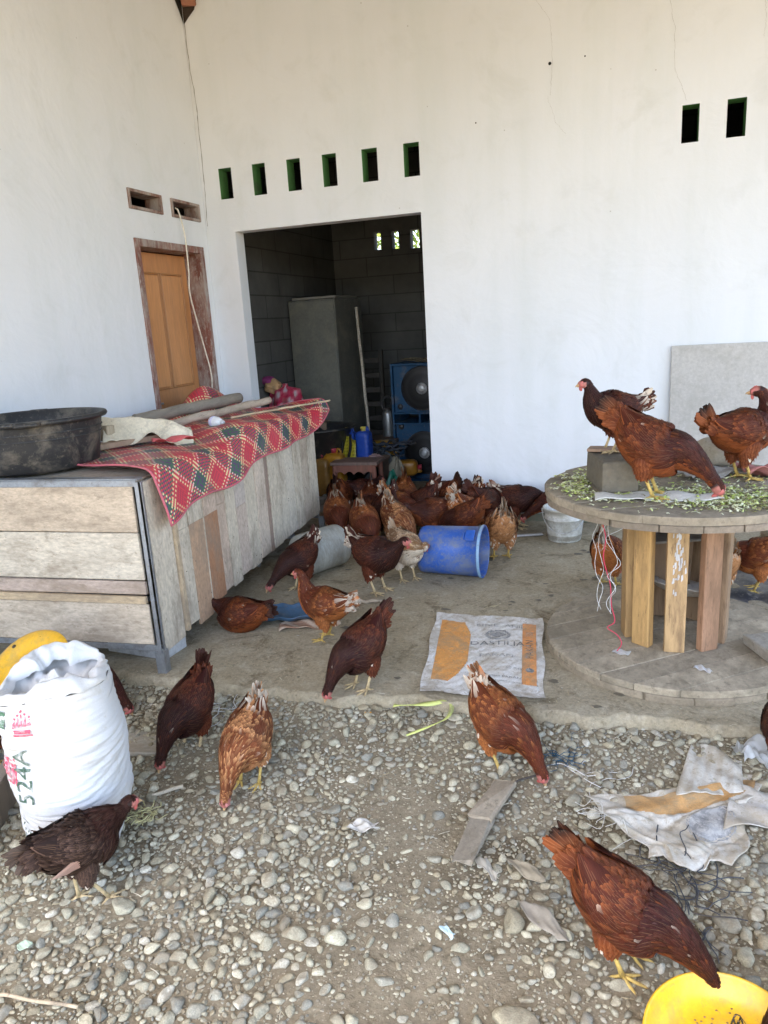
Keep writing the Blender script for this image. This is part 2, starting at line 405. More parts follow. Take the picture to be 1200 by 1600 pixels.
for a, c in vent_x+vent_r:
    g = MB(); z0, z1 = 2.478, 2.694
    for p, q in (((a, z0), (a, z1)), ((a, z1), (c, z1)), ((c, z1), (c, z0)), ((c, z0), (a, z0))):
        g.add([pback(*p, 0), pback(*q, 0), pback(*q, TW), pback(*p, TW)], [(0, 1, 2, 3)], (.10, .26, .085))
    g.build('vent_opening', M['green'], house)
# store room behind
def wroom(name, pts, mat): g = MB(); g.add(pts, [(0, 1, 2, 3)]); return g.build(name, mat, house)
BY = 8.10-5.41
bwh = [(-2.598, -2.520, 2.272, 2.452), (-2.397, -2.318, 2.266, 2.448), (-2.190, -2.090, 2.255, 2.445)]
wall_holes('wall', HX-.0, 3.4, -.2, 4.6, bwh, lambda u, z, d: (u, BY+d, z), [M['blocks_x']], .12)
wall_holes('wall', HY+TW+.001, 8.098, -.2, 4.6, [], lambda u, z, d: (HX+.01-d, u-5.41, z), [M['blocks_y']], .12)
wall_holes('wall', HY+TW+.001, 8.098, -.2, 4.6, [], lambda u, z, d: (3.3+d, u-5.41, z), [M['blocks_y']], .12)
# side room behind the wooden door
wroom('wall', [(-4.9, -1.6, -.2), (-4.9, .12, -.2), (-4.9, .12, 4.6), (-4.9, -1.6, 4.6)], M['blocks_y'])
wroom('wall', [(-4.9, .12, -.2), (HX-.12, .12, -.2), (HX-.12, .12, 4.6), (-4.9, .12, 4.6)], M['blocks_x'])
wroom('wall', [(-4.9, -1.6, -.2), (HX-.14, -1.6, -.2), (HX-.14, -1.6, 4.6), (-4.9, -1.6, 4.6)], M['blocks_x'])
# roof of corrugated sheet with rafters, reaching forward as a porch
M['roof'] = m_col('zinc_sheet', .5, .2, 3, (.16, .09, .05), .25, 4, .05, 30, metal=.4)
g = MB(); RF = -1.05
def rfn(u, v):
    x = -5.0+8.8*u; y = RF+(8.9-RF-0.0)*v-0.0
    return (x, y-5.41, 3.72+.62*(y-RF)/(8.9-RF)*1.35+.018*math.sin(x*2*math.pi/.15))
g.grid(rfn, 460, 6, (.40, .42, .45)); g.build('roof', M['roof'], house)
g = MB()
for k in range(9):
    x = -4.6+k*1.0; y0, y1 = RF+.1, 8.8
    zz = lambda y: 3.62+.62*(y-RF)/(8.9-RF)*1.35
    L = math.hypot(y1-y0, zz(y1)-zz(y0)); an = math.atan2(zz(y1)-zz(y0), y1-y0)
    g.box((x, (y0+y1)/2-5.41, (zz(y0)+zz(y1))/2), (.06, L, .10), (.20, .12, .07), Rx(an))
g.build('rafters', M['wood'], house)
# broken corner near the top with a loose brick and the settlement crack
M['crack'] = m_col('crack', .95, .3, 30)
g = MB()
V = [(HX+.003, -.11, 3.78), (HX+.003, -.005, 3.655)]
def poly_patch(g, pts, col, plane):
    n = len(pts); g.add(pts, [tuple(range(n))], col)
poly_patch(g, [(HX+.004, -.16, 4.05), (HX+.004, -.13, 3.86), (HX+.004, -.05, 3.75), (HX+.004, -.006, 3.68), (HX+.004, -.006, 4.05)], (.03, .025, .02), 0)  # flat patches on the walls; shade of the broken hole put into their colour
poly_patch(g, [(HX+.006, -.004, 4.05), (HX+.006, -.004, 3.68), (HX+.05, -.004, 3.72), (HX+.10, -.004, 3.76), (HX+.13, -.004, 3.83), (HX+.14, -.004, 4.05)], (.05, .035, .025), 0)
g.build('broken_plaster_shade', M['crack'], house)
g = MB(); g.box((HX+.075, -.03, 3.83), (.10, .07, .10), (.30, .12, .07), Rz(.3)@Rx(.3), .008, jit=.003)
g.box((HX+.02, -.05, 3.9), (.07, .07, .09), (.24, .10, .06), Rz(-.2), .008, jit=.003)
g.build('loose_brick', M['generic'], house)
def crack(path, w, nm='wall_crack'):
    g = MB(); P = np.array(path, float); t = np.linspace(0, 1, len(P)); tt = np.linspace(0, 1, 70)
    Q = np.array([np.interp(tt, t, P[:, k]) for k in range(3)]).T
    return g, Q, w
def crack_back(pts, w):
    g = MB(); P = np.array(pts, float); n = 50; t = np.linspace(0, 1, len(P)); tt = np.linspace(0, 1, n)
    X = np.interp(tt, t, P[:, 0])+np.cumsum(RNG.normal(0, .0022, n)); Z = np.interp(tt, t, P[:, 1])
    ww = w*(.35+.65*RNG.random(n)); V = []
    for i in range(n): V += [(X[i]-ww[i], -.003, Z[i]), (X[i]+ww[i], -.003, Z[i])]
    g.add(V, [(2*i, 2*i+1, 2*i+3, 2*i+2) for i in range(n-1)], (.30, .29, .27)); g.build('wall_crack', M['crack'], house)
crack_back([(HX+.010, 3.70), (HX+.018, 3.3), (HX+.022, 3.0), (HX+.016, 2.6), (HX+.012, 2.3)], .0035)
crack_back([(-.62, 3.5), (-.50, 3.30), (-.48, 3.07), (-.50, 2.86)], .0007)
crack_back([(.20, 3.45), (.26, 3.15), (.27, 2.9), (.34, 2.72)], .0007)
crack_back([(.75, 3.4), (.76, 3.0)], .0006)
crack_back([(-.50, 2.86), (-.46, 2.72), (-.38, 2.62)], .0005)
for (x, z, r) in ((-.483, 3.045, .010), (-.265, 3.055, .005), (-.97, 2.76, .005)):
    MB().lathe([(0.0001, 0), (r, 0)], 12, (.02, .02, .02), M=M4(Rx(math.pi/2), (x, -.0035, z))).build('nail_hole', M['crack'], house)
# green paint band along the foot of the wall
g = MB()
def bandz(x): return .052+.012*math.sin(x*9)+.008*math.sin(x*23)
V = []
for i in range(121):
    x = -1.374+4.7*i/120; V += [(x, -.0025, -.1), (x, -.0025, bandz(x))]
g.add(V, [(2*i, 2*i+2, 2*i+3, 2*i+1) for i in range(120)], (.12, .24, .12)); g.build('painted_skirting', m_col('worn_green_paint', .8, .3, 9, (.25, .22, .17), .75, 8, .2, 50), house)
# wooden frames and door
def frame(name, u0, u1, z0, z1, w, dep, col, bottom=True):
    g = MB(); cx = HX+.012-dep/2
    def bx(ua, ub, za, zb): g.box((cx, (ua+ub)/2-5.41, (za+zb)/2), (dep, ub-ua, zb-za), col, None, .003)
    bx(u0, u0+w, z0, z1); bx(u1-w, u1, z0, z1); bx(u0+w, u1-w, z1-w, z1)
    if bottom: bx(u0+w, u1-w, z0, z0+w)
    return g.build(name, M['frame_wood'], house)
M['frame_wood'] = m_col('weathered_frame', .7, .45, 9, (.42, .38, .34), .45, 10, .3, 40, (1, 1, .3))
frame('vent_frame', 4.447, 4.829, 2.322, 2.448, .020, .13, (.22, .11, .08))
frame('vent_frame', 4.946, 5.329, 2.322, 2.448, .020, .13, (.22, .11, .08))
frame('door_frame', 4.450, 5.317, 0, 2.14, .050, .19, (.22, .085, .06), False)
M['door'] = m_col('varnished_wood', .42, .18, 5, None, 0, 5, .12, 30, (1, 3, .3), spec=.5)
door = MB(); dx = HX-.13; dc = (.56, .255, .10)
door.box((dx-.02, 4.8835-5.41, 1.045), (.036, .755, 2.07), dc, None, .003)
for (ya, yb, za, zb) in ((4.60, 4.86, 1.13, 1.93), (4.90, 5.16, 1.13, 1.93), (4.60, 4.86, .2, .95), (4.90, 5.16, .2, .95)):
    door.box((dx+.001, (ya+yb)/2-5.41, (za+zb)/2), (.016, yb-ya, zb-za), (.60, .285, .115), None, .006)
    for (a, c, d, e) in ((ya-.014, ya, za-.014, zb+.014), (yb, yb+.014, za-.014, zb+.014), (ya, yb, za-.014, za), (ya, yb, zb, zb+.014)):
        door.box((dx+.003, (a+c)/2-5.41, (d+e)/2), (.02, c-a, e-d), (.40, .18, .06), None, .004)
dob = door.build('door', M['door'], house)
g = MB(); g.box((dx+.004, 4.535-5.41, 1.0), (.008, .035, .16), (.5, .5, .5)); g.tube([(dx+.005, 4.535-5.41, 1.03), (dx+.05, 4.535-5.41, 1.03), (dx+.055, 4.56-5.41, 1.03), (dx+.055, 4.65-5.41, 1.028)], .008, 8, (.55, .55, .56))
g.build('handle', M['metal'], dob)
# ------------------------------------------------------------ gravel
def ico(sub):
    import bmesh
    bm = bmesh.new(); bmesh.ops.create_icosphere(bm, subdivisions=sub, radius=1)
    V = np.array([v.co[:] for v in bm.verts]); F = np.array([[v.index for v in f.verts] for f in bm.faces]); bm.free(); return V, F
def templates(sub, k, seed):
    V, F = ico(sub); r = np.random.default_rng(seed); out = []
    for _ in range(k):
        W = V.copy(); d = np.zeros(len(V))
        for q in range(5):
            dr = nrm(r.normal(size=3)); d += r.uniform(.05, .15)*np.sin(W@dr*r.uniform(1.5, 3.8)+r.uniform(0, 6))
        for q in range(r.integers(3, 9)):      # a few flat facets
            dr = nrm(r.normal(size=3)); lim = r.uniform(.45, .80); over = W@dr-lim; W = W-np.outer(np.maximum(over, 0)*.8, dr)
        W = W*(1+d)[:, None]; W *= np.array([1, r.uniform(.62, .92), r.uniform(.42, .70)]); out.append(W)
    return out, F
def build_stones(name, items, sub, k, seed, mat, kindlabel):
    """items: array x,y,z,r ; one mesh"""
    T, F = templates(sub, k, seed); r = np.random.default_rng(seed+1); n = len(items); nv = len(T[0]); nf = len(F)
    TT = np.array(T)[r.integers(0, k, n)]
    a = r.uniform(0, 2*np.pi, n); t1 = r.normal(0, .22, n); ca, sa = np.cos(a), np.sin(a); ct, st = np.cos(t1), np.sin(t1)
    X, Y, Z = TT[..., 0], TT[..., 1], TT[..., 2]
    Y2 = Y*ct[:, None]-Z*st[:, None]; Z2 = Y*st[:, None]+Z*ct[:, None]
    X3 = X*ca[:, None]-Y2*sa[:, None]; Y3 = X*sa[:, None]+Y2*ca[:, None]
    P = np.stack([X3, Y3, Z2], -1)*items[:, 3][:, None, None]+items[:, None, :3]
    base = np.array([(.47, .43, .31), (.42, .39, .285), (.365, .345, .27), (.53, .485, .36), (.42, .37, .255), (.29, .28, .23), (.58, .54, .43), (.36, .305, .20)])
    pr = np.array([.24, .2, .14, .12, .12, .08, .05, .05])
    C = base[r.choice(8, n, p=pr)]*r.uniform(.72, 1.12, (n, 1))
    me = bpy.data.meshes.new(name); me.vertices.add(n*nv); me.vertices.foreach_set('co', P.astype(np.float32).ravel())
    me.loops.add(n*nf*3); me.loops.foreach_set('vertex_index', (F[None]+(np.arange(n)*nv)[:, None, None]).astype(np.int32).ravel())
    me.polygons.add(n*nf); me.polygons.foreach_set('loop_start', np.arange(0, n*nf*3, 3, dtype=np.int32))
    try: me.polygons.foreach_set('loop_total', np.full(n*nf, 3, np.int32))
    except Exception: pass
    me.polygons.foreach_set('use_smooth', np.ones(n*nf, bool))
    at = me.color_attributes.new('Col', 'FLOAT_COLOR', 'POINT')
    at.data.foreach_set('color', np.hstack([np.repeat(C, nv, 0), np.ones((n*nv, 1))]).astype(np.float32).ravel())
    me.materials.append(mat); me.update(calc_edges=True); me.validate()
    o = bpy.data.objects.new(name, me); link(o); return tag(o, kindlabel[0], kindlabel[1], kind='stuff')

bare = [(-.75, 2.25, .30), (-.55, 1.95, .24), (-.62, 1.62, .22), (-.30, 1.50, .24), (-.35, 1.25, .25), (-1.45, 1.95, .20), (-1.55, 2.15, .16), (-.25, 2.25, .18), (-1.25, 2.45, .12), (.10, 1.60, .16), (-.62, 1.35, .2), (-.15, 2.05, .12), (.15, 2.45, .12), (-1.0, 2.38, .15)]
def density(x, y):
    d = .97
    for bx, by, br in bare:
        q = ((x-bx)**2+(y-by)**2)/(br*br)
        d -= .68*math.exp(-q*1.15)
    d += .22*fbm(x, y, 2.2)
    return max(.10, min(1, d))
cell = .06; gridh = {}
def scatter(n, rmin, rmax, x0, x1, y0, y1, gap, tries=1, power=1.0, out=None):
    for _ in range(n):
        x = random.uniform(x0, x1); y = random.uniform(y0, y1)
        if y > edge_y(x)-.012: continue
        if random.random() > density(x, y)**power: continue
        r = rmin*(rmax/rmin)**(random.random()**1.5)
        ci, cj = int(x//cell), int(y//cell); ok = True
        for a in (-1, 0, 1):
            for c in (-1, 0, 1):
                for (X, Y, Q) in gridh.get((ci+a, cj+c), ()):
                    if (X-x)**2+(Y-y)**2 < ((Q+r)*gap)**2: ok = False; break
                if not ok: break
            if not ok: break
        if ok: gridh.setdefault((ci, cj), []).append((x, y, r)); out.append((x, y, gz(x, y)+.007*fbm(x, y, 1.2)+r*random.uniform(.0, .28), r))
big, med, sml = [], [], []
for x, y, r in ((-.70, 1.505, .032), (-.815, 1.49, .038), (-.37, 1.555, .026), (-.02, 1.66, .024), (-.31, 2.14, .026), (-.13, 2.21, .030), (-.08, 2.11, .024), (-.05, 1.92, .022), (-.19, 1.92, .020),
                (.30, 1.80, .042), (.33, 1.70, .030), (-.20, 1.36, .05), (.20, 2.30, .030), (.15, 2.56, .028), (.22, 2.58, .024), (.38, 2.40, .03), (-.15, 2.66, .022), (-1.03, 2.08, .026), (-.98, 1.66, .03), (-1.12, 1.55, .028), (-1.35, 1.45, .036), (-.25, 1.68, .04)):
    gridh.setdefault((int(x//cell), int(y//cell)), []).append((x, y, r)); big.append((x, y, gz(x, y)+r*.2, r))
scatter(6500, .0145, .028, -2.6, 1.3, .7, 2.7, .74, out=big)
scatter(34000, .0085, .0165, -2.6, 1.3, .7, 2.7, .72, out=med)
scatter(60000, .0035, .0088, -2.4, 1.1, .85, 2.7, .74, power=.5, out=sml)
scatter(6000, .009, .028, -3.0, 3.2, -1.5, 2.7, .85, out=med)
build_stones('gravel', np.array(big), 3, 14, 5, M['pebble'], ('large rounded grey river pebbles spread over the yard earth', 'gravel'))
build_stones('gravel', np.array(med), 2, 16, 9, M['pebble'], ('grey and beige river pebbles covering the yard in front of the slab', 'gravel'))
build_stones('gravel', np.array(sml), 2, 8, 13, M['pebble'], ('fine grey grit between the pebbles of the yard', 'grit'))
cr = []
for _ in range(5200):
    x = random.uniform(-2.2, 1.2); y = 2.62+2.9*random.random()**1.5
    if y < edge_y(x)+.01 or fbm(x, y, 1.7) < random.uniform(-1, .8): continue
    cr.append((x, y, .001, random.uniform(.0012, .0042)))
build_stones('grit', np.array(cr), 1, 6, 21, M['pebble'], ('loose crumbs of dirt and grit on the concrete slab', 'grit'))

# ------------------------------------------------------------ hens
def catmull(P, n):
    P = np.array(P, float); m = len(P); d = np.r_[0, np.cumsum(np.linalg.norm(np.diff(P[:, :3], axis=0), axis=1))]
    t = np.linspace(0, d[-1], n); E = np.vstack([2*P[0]-P[1], P, 2*P[-1]-P[-2]]); out = []
    for q in t:
        i = min(m-2, max(0, int(np.searchsorted(d, q, side='right')-1))); s = (q-d[i])/(d[i+1]-d[i])
        p0, p1, p2, p3 = E[i], E[i+1], E[i+2], E[i+3]
        out.append(.5*((2*p1)+(-p0+p2)*s+(2*p0-5*p1+4*p2-p3)*s*s+(-p0+3*p1-3*p2+p3)*s**3))
    return np.array(out)
POSES = {  # pitch, body z, head point, head direction, tail elevation
    'peck':   (-23, .208, (.196, 0, .066), (.50, 0, -.87), 12),
    'peckup': (-23, .208, (.190, 0, .066), (.45, 0, -.89), 50),
    'dip':    (-14, .215, (.255, 0, .115), (.80, 0, -.60), 30),
    'stoop':  (2, .225, (.225, 0, .285), (.96, 0, -.25), 25),
    'stand':  (13, .225, (.145, .0, .395), (1, 0, -.12), 40),
    'turned': (10, .225, (.150, .03, .385), (-.80, .58, -.10), 52),
    'left':   (10, .225, (.150, .02, .385), (.55, .83, -.12), 40),
    'sit':    (4, .085, (.15, .05, .16), (.6, .7, -.4), 15),
    'tuck':   (0, .215, (.13, .07, .25), (-.6, .7, -.4), 30),
}
#          neck                body               tip/edge            white share, tail tip
SCH = {
    'dark': ((.022, .007, .006), (.046, .011, .008), (.135, .034, .014), .02, (.05, .02, .015)),
    'mid':  ((.040, .011, .008), (.085, .019, .009), (.24, .066, .020), .06, (.03, .02, .018)),
    'rust': ((.080, .019, .009), (.140, .034, .012), (.42, .145, .042), .10, (.28, .14, .07)),
    'pale': ((.15, .045, .017), (.12, .032, .012), (.50, .24, .10), .25, (.7, .58, .45)),
    'buff': ((.26, .14, .065), (.30, .17, .09), (.55, .42, .28), .45, (.6, .5, .38)),
    'scruffy': ((.030, .011, .008), (.030, .016, .012), (.10, .058, .042), .05, (.12, .085, .065)),
}
CREAM = np.array((.74, .62, .48))
def hen(name_label, x, y, z, head_deg, pose='peck', sch='mid', white=0, group='brown hens feeding in the yard', size=1.0, seed=0, tail_el=None, step=0.0, blacktail=False, dens=1.0, headpt=None, hdir=None, bodyz=None):
    r = np.random.default_rng(seed*17+5); pt, bz, hp, hd, tel = POSES[pose]
    if tail_el is not None: tel = tail_el
    if headpt is not None: hp = headpt
    if hdir is not None: hd = hdir
    hp = np.array(hp, float); hd = nrm(hd); nk, bd, tp, wsh, tailc = [np.array(q) if hasattr(q, '__len__') else q for q in SCH[sch]]
    th = R(pt); bz = bz if bodyz is None else bodyz
    def bf(px, py, pz): return np.array([px*math.cos(th)-pz*math.sin(th), py, px*math.sin(th)+pz*math.cos(th)+bz])
    D = np.array([math.cos(th), 0, math.sin(th)])
    body = [(-.172, .072, .010, .016), (-.150, .060, .034, .036), (-.115, .034, .066, .068), (-.065, .010, .088, .090), (-.010, -.002, .098, .101), (.045, .0, .092, .095), (.085, .016, .076, .078)]
    P = [(*bf(a, 0, c), ry, rz) for a, c, ry, rz in body]
    S0 = bf(.085, 0, .018); L = np.linalg.norm(hp-S0)
    c1 = S0+D*L*.32+np.array([0, 0, .012 if hp[2] > bz else 0]); c2 = hp-hd*min(.05, L*.28)+np.array([0, 0, -.035 if (hp[2] > bz and hd[2] > -.5) else 0])
    for t, ra in ((.2, .056), (.42, .042), (.64, .029), (.84, .0235)):
        q = (1-t)**3*S0+3*(1-t)**2*t*c1+3*(1-t)*t*t*c2+t**3*hp; P.append((*q, ra, ra*1.05))
    for dd, ra in ((0, .0235), (.016, .0228), (.032, .0175), (.042, .0105)): P.append((*(hp+hd*dd), ra*.92, ra*1.05))
    nb_head = 4
    n = 60; Q = catmull(P, n); C = Q[:, :3]; ry = np.maximum(Q[:, 3], .002); rz = np.maximum(Q[:, 4], .002)
    T = np.gradient(C, axis=0); T /= np.linalg.norm(T, axis=1)[:, None]
    S = np.array([0, 1., 0]); SS = []
    for i in range(n): S = nrm(S-T[i]*S.dot(T[i])); SS.append(S)
    SS = np.array(SS); UU = np.cross(T, SS)
    sarc = np.r_[0, np.cumsum(np.linalg.norm(np.diff(C, axis=0), axis=1))]; tot = sarc[-1]
    s_head = (tot-.046)/tot; s_neck = np.searchsorted(sarc, np.interp(6, range(len(P)), np.r_[0, np.cumsum(np.linalg.norm(np.diff(np.array(P)[:, :3], axis=0), axis=1))]))/n
    s_arm = float(np.linalg.norm(np.diff(np.array(P)[:6, :3], axis=0), axis=1).sum()+.012)
    m = MB(); NA = 20; ang = np.linspace(0, 2*np.pi, NA, endpoint=False)
    V = C[:, None]+(np.cos(ang)[None, :, None]*SS[:, None]*ry[:, None, None]+np.sin(ang)[None, :, None]*UU[:, None]*rz[:, None, None])
    F = [(i*NA+j, i*NA+(j+1) % NA, (i+1)*NA+(j+1) % NA, (i+1)*NA+j) for i in range(n-1) for j in range(NA)]+[tuple(range(NA))[::-1], tuple(range((n-1)*NA, n*NA))]
    pink = np.array((.42, .15, .12)); cols = []
    for i in range(n):
        sfr = sarc[i]/tot; cc = bd*.7 if sfr < s_neck else nk*.8
        ring = np.tile(cc, (NA, 1))
        if sarc[i] > tot-.036: ring[np.sin(ang) < .45] = pink
        if sarc[i] > tot-.012: ring[:] = pink
        cols.append(ring)
    m.add(V.reshape(-1, 3), F, np.concatenate(cols), 1, True)
    # ---- feathers
    FV, FC, FU = [], [], []; K = 4
    rows_t = np.linspace(0, 1, K+1); wprof = np.array([.45, .92, 1.0, .80, .22])
    def feather(p, d, nn, Ln, w, lift, c0, c1, curl=.25, ragged=0):
        d = nrm(d-nn*np.dot(d, nn)); sd = np.cross(nn, d); pts = []
        for k, t in enumerate(rows_t):
            ctr = p-nn*.0015+d*Ln*t*math.cos(lift)+nn*Ln*(math.sin(lift)*t-curl*.35*t*t)
            ww = w*.5*wprof[k]*(1+ragged*r.normal(0, .25)); dro = nn*(-.22*ww)
            ctr = ctr+sd*ragged*r.normal(0, .004)
            pts += [ctr-sd*ww+dro, ctr, ctr+sd*ww+dro]
        FV.append(pts); cc = []
        for k, t in enumerate(rows_t):
            q = c0*(1-t)**.7+c1*(1-(1-t)**.7) if t < 1 else c1; e = .88
            cc += [q*e, q, q*e]
        FC.append(cc); FU.append([(u, t) for t in rows_t for u in (0, .5, 1)])
    def surf(s, a):
        f = s*(n-1); i = min(n-2, int(f)); q = f-i
        lerp = lambda A: A[i]*(1-q)+A[i+1]*q
        c, sv, uv, a1, a2, tt = lerp(C), lerp(SS), lerp(UU), lerp(ry), lerp(rz), lerp(T)
        p = c+sv*math.cos(a)*a1+uv*math.sin(a)*a2
        i0, i1 = max(0, i-1), min(n-1, i+2)
        g0 = C[i0]+SS[i0]*math.cos(a)*ry[i0]+UU[i0]*math.sin(a)*rz[i0]; g1 = C[i1]+SS[i1]*math.cos(a)*ry[i1]+UU[i1]*math.sin(a)*rz[i1]
        tl_ = nrm(g1-g0); ta = nrm(-sv*math.sin(a)*a1+uv*math.cos(a)*a2); nn_ = nrm(np.cross(ta, tl_))
        if nn_.dot(sv*math.cos(a)+uv*math.sin(a)) < 0: nn_ = -nn_
        return p, nn_, tl_, a1
    step_s = []
    sl = tot-.016
    while sl > .012:
        step_s.append(sl); fr = sl/tot
        sl -= (.0075 if fr > s_head-.02 else (.0095 if fr > s_neck+.03 else .0122))/dens
    sgrid = np.linspace(0, 1, n); NG = 48; ag = np.arange(NG)*2*np.pi/NG
    SPt = C[:, None]+(np.cos(ag)[None, :, None]*SS[:, None]*ry[:, None, None]+np.sin(ag)[None, :, None]*UU[:, None]*rz[:, None, None])
    SNt = np.cos(ag)[None, :, None]*SS[:, None]/ry[:, None, None]+np.sin(ag)[None, :, None]*UU[:, None]/rz[:, None, None]
    SNt /= np.linalg.norm(SNt, axis=2)[..., None]
    tails = nrm(C[0]-C[3])
    def look(sl, a):
        ex = 0
        if sl < .004: ex = .004-sl; sl = .004
        f = sl/tot*(n-1); f = float(np.interp(sl, sarc, np.arange(n))); i = min(n-2, int(f)); q = f-i; g_ = (a % (2*math.pi))/(2*math.pi)*NG; j = int(g_) % NG; k = (j+1) % NG; e = g_-int(g_)
        P_ = (SPt[i, j]*(1-e)+SPt[i, k]*e)*(1-q)+(SPt[i+1, j]*(1-e)+SPt[i+1, k]*e)*q
        N_ = (SNt[i, j]*(1-e)+SNt[i, k]*e)*(1-q)+(SNt[i+1, j]*(1-e)+SNt[i+1, k]*e)*q
        return P_+tails*ex, N_
    def sfeather(sl, a, da, Ln, w, lift, c0, c1, ragged=0, off=0):
        P3 = [look(sl-Ln*t, a+da*t) for t in (0, .5, 1)]; hts = (-.001+off, off+Ln*.5*math.sin(lift)+.001, off+Ln*math.sin(lift)+.0012)
        A, B, D_ = [p+nn_*h for (p, nn_), h in zip(P3, hts)]; Bc = 2*B-.5*(A+D_); nn = P3[1][1]; nn = nrm(nn); d = nrm(D_-A+1e-6); sd = nrm(np.cross(nn, d)); pts = []
        for k, t in enumerate(rows_t):
            ctr = (1-t)**2*A+2*(1-t)*t*Bc+t*t*D_; ww = w*.5*wprof[k]*(1+ragged*r.normal(0, .22)); dro = nn*(-.18*ww)
            if ragged: ctr = ctr+sd*ragged*r.normal(0, .0035)
            pts += [ctr-sd*ww+dro, ctr, ctr+sd*ww+dro]
        FV.append(pts); cc = []
        for k, t in enumerate(rows_t):
            q = c0*(1-t**2.2)+c1*t**2.2
            cc += [q*1.12, q*.9, q*1.12]
        FC.append(cc); FU.append([(u, t) for t in rows_t for u in (0, .5, 1)])
    def patch(x_): return .5+.5*math.sin(x_[0]*31+seed)*math.sin(x_[1]*37+seed*2+1)*math.sin(x_[2]*29+seed)
    for row, sl in enumerate(step_s):
        # arc length -> param
        s = np.interp(sl, sarc, np.linspace(0, 1, n)); fr = sl/tot; p, nn, tt, rad = surf(s, 0)
        headz = fr > s_head-.03; neck = fr > s_neck+.02
        w = .007 if headz else (.0115 if neck else .0225); Ln = .013 if headz else (.036 if neck else .047)
        cnt = max(6, int(2*math.pi*rad/(w*.52)*dens))
        for k in range(cnt):
            a = 2*math.pi*(k+.5*(row % 2)+r.uniform(-.25, .25))/cnt
            if sl > tot-.040 and math.sin(a) < .42: continue
            p, nn, tt, _ = surf(s, a)
            up = math.sin(a); d = -tt
            if not neck and up < .2: d = d+np.array([0, 0, -.45])*(.2-up)
            base = nk if neck else bd; k_ = .5+.5*math.sin(fr*30)
            rearness = max(0, 1-fr/.22); pw = wsh*.12+white*rearness**.8*.9
            c0 = base*r.uniform(.7, 1.15); c1 = tp*(r.uniform(.2, .7) if r.random() < .8 else r.uniform(.7, 1.1)) if not neck else (base*r.uniform(.8, 2.0) if r.random() < .93 else tp*r.uniform(.4, .8))
            if not neck and fr > s_neck-.12 : mixn = (fr-(s_neck-.12))/.14; c0 = c0*(1-mixn)+nk*mixn; c1 = c1*(1-mixn)+nk*1.3*mixn
            c0 = c0*(.65+.7*patch(p)); c1 = c1*(.7+.6*patch(p*1.7)); 
            if sch in ('pale', 'buff') and r.random() < .5: c1 = tp*r.uniform(.8, 1.3)
            if sch in ('buff',) and up < -.1: c0 = CREAM*r.uniform(.7, 1); c1 = CREAM
            if up < -.35 and sch in ('mid', 'rust', 'pale'): c0 = c0*.6+tp*.45; c1 = tp*1.1
            if r.random() < pw: mq = r.uniform(.35, .9) if rearness > .05 else .3; c1 = c1*(1-mq)+CREAM*mq; c0 = c0*.5+CREAM*.35 if white > .5 and rearness > .2 else c0
            sc = r.uniform(.85, 1.15); li = R(r.uniform(3, 9) if not neck else r.uniform(2, 6))
            if sch == 'scruffy': li += R(r.uniform(0, 14)); sc *= r.uniform(.7, 1.2)
            drift = (.0 if neck or up > .25 else (.25-up)*.5)*(1 if math.cos(a) < 0 else -1)*Ln/.047
            sfeather(sl, a, drift+r.normal(0, .07), Ln*sc, w*sc, li, c0, c1, .7 if sch == 'scruffy' else .10)
    # wings: overlapping coverts then long flight feathers on both sides
    for sd in (-1, 1):
        s_sh, s_rp = s_arm-.035, .012
        def wsurf(u, v):
            sl_ = s_sh+(s_rp-s_sh)*u; an_ = .34+.62*v*(1-.25*u)+.25*u
            an_ = an_ if sd > 0 else math.pi-an_
            p, nn, tt, _ = surf(np.interp(sl_, sarc, np.linspace(0, 1, n)), an_); of = .0015+.012*math.sin(math.pi*min(1, u*1.0))*(1-.5*abs(v))+.009*u*u
            return p+nn*of, nn, tt, sl_, an_, of
        for row in range(10):      # coverts
            u = .03+.062*row
            for k in range(9):
                v = -1+2*(k+.5*(row % 2))/8
                if abs(v) > 1.05-.35*(row == 0)-.15*(row == 1): continue
                p, nn, tt, s_l, a_n, of = wsurf(u, v); q = patch(p); c0 = bd*r.uniform(.60, .95)*(.8+.4*q); c1 = (tp if r.random() < .4 else bd)*r.uniform(.7, 1.1)
                if r.random() < wsh*.15: c1 = c1*.5+CREAM*.4
                sfeather(s_l, a_n, 0, .040*r.uniform(.9, 1.1), .022, R(r.uniform(2, 6)), c0, c1, .1, of)
        for k in range(10):       # secondaries and primaries
            v = 1-2*k/9.; p, nn, tt = wsurf(.46+.02*k, v*.95)[:3]; q, n2 = wsurf(1.0, v*.35+.15)[:2]
            c0 = bd*(.60+.10*r.random()); c1 = bd*r.uniform(.8, 1.2)
            if k == 9: c0 = tp*1.0; c1 = tp*1.5
            if white > .4 and r.random() < .25: c1 = CREAM
            feather(p-nn*.0008*k, (q-p), nn, .105*r.uniform(.93, 1.05), .025, R(3), c0, c1, .05)
        if sch == 'scruffy':
            for k in range(4): feather(wsurf(.35, -.8)[0]+np.array([0, 0, -.01*k]), bf(-1, 0, -.25+.1*k)-bf(0, 0, 0), wsurf(.5, -.5)[1], .10, .014, R(8), np.array((.30, .17, .12)), np.array((.38, .26, .2)), .1, .5)
    # tail
    te = th+R(tel); root = bf(-.145, 0, .055)
    nt = 18
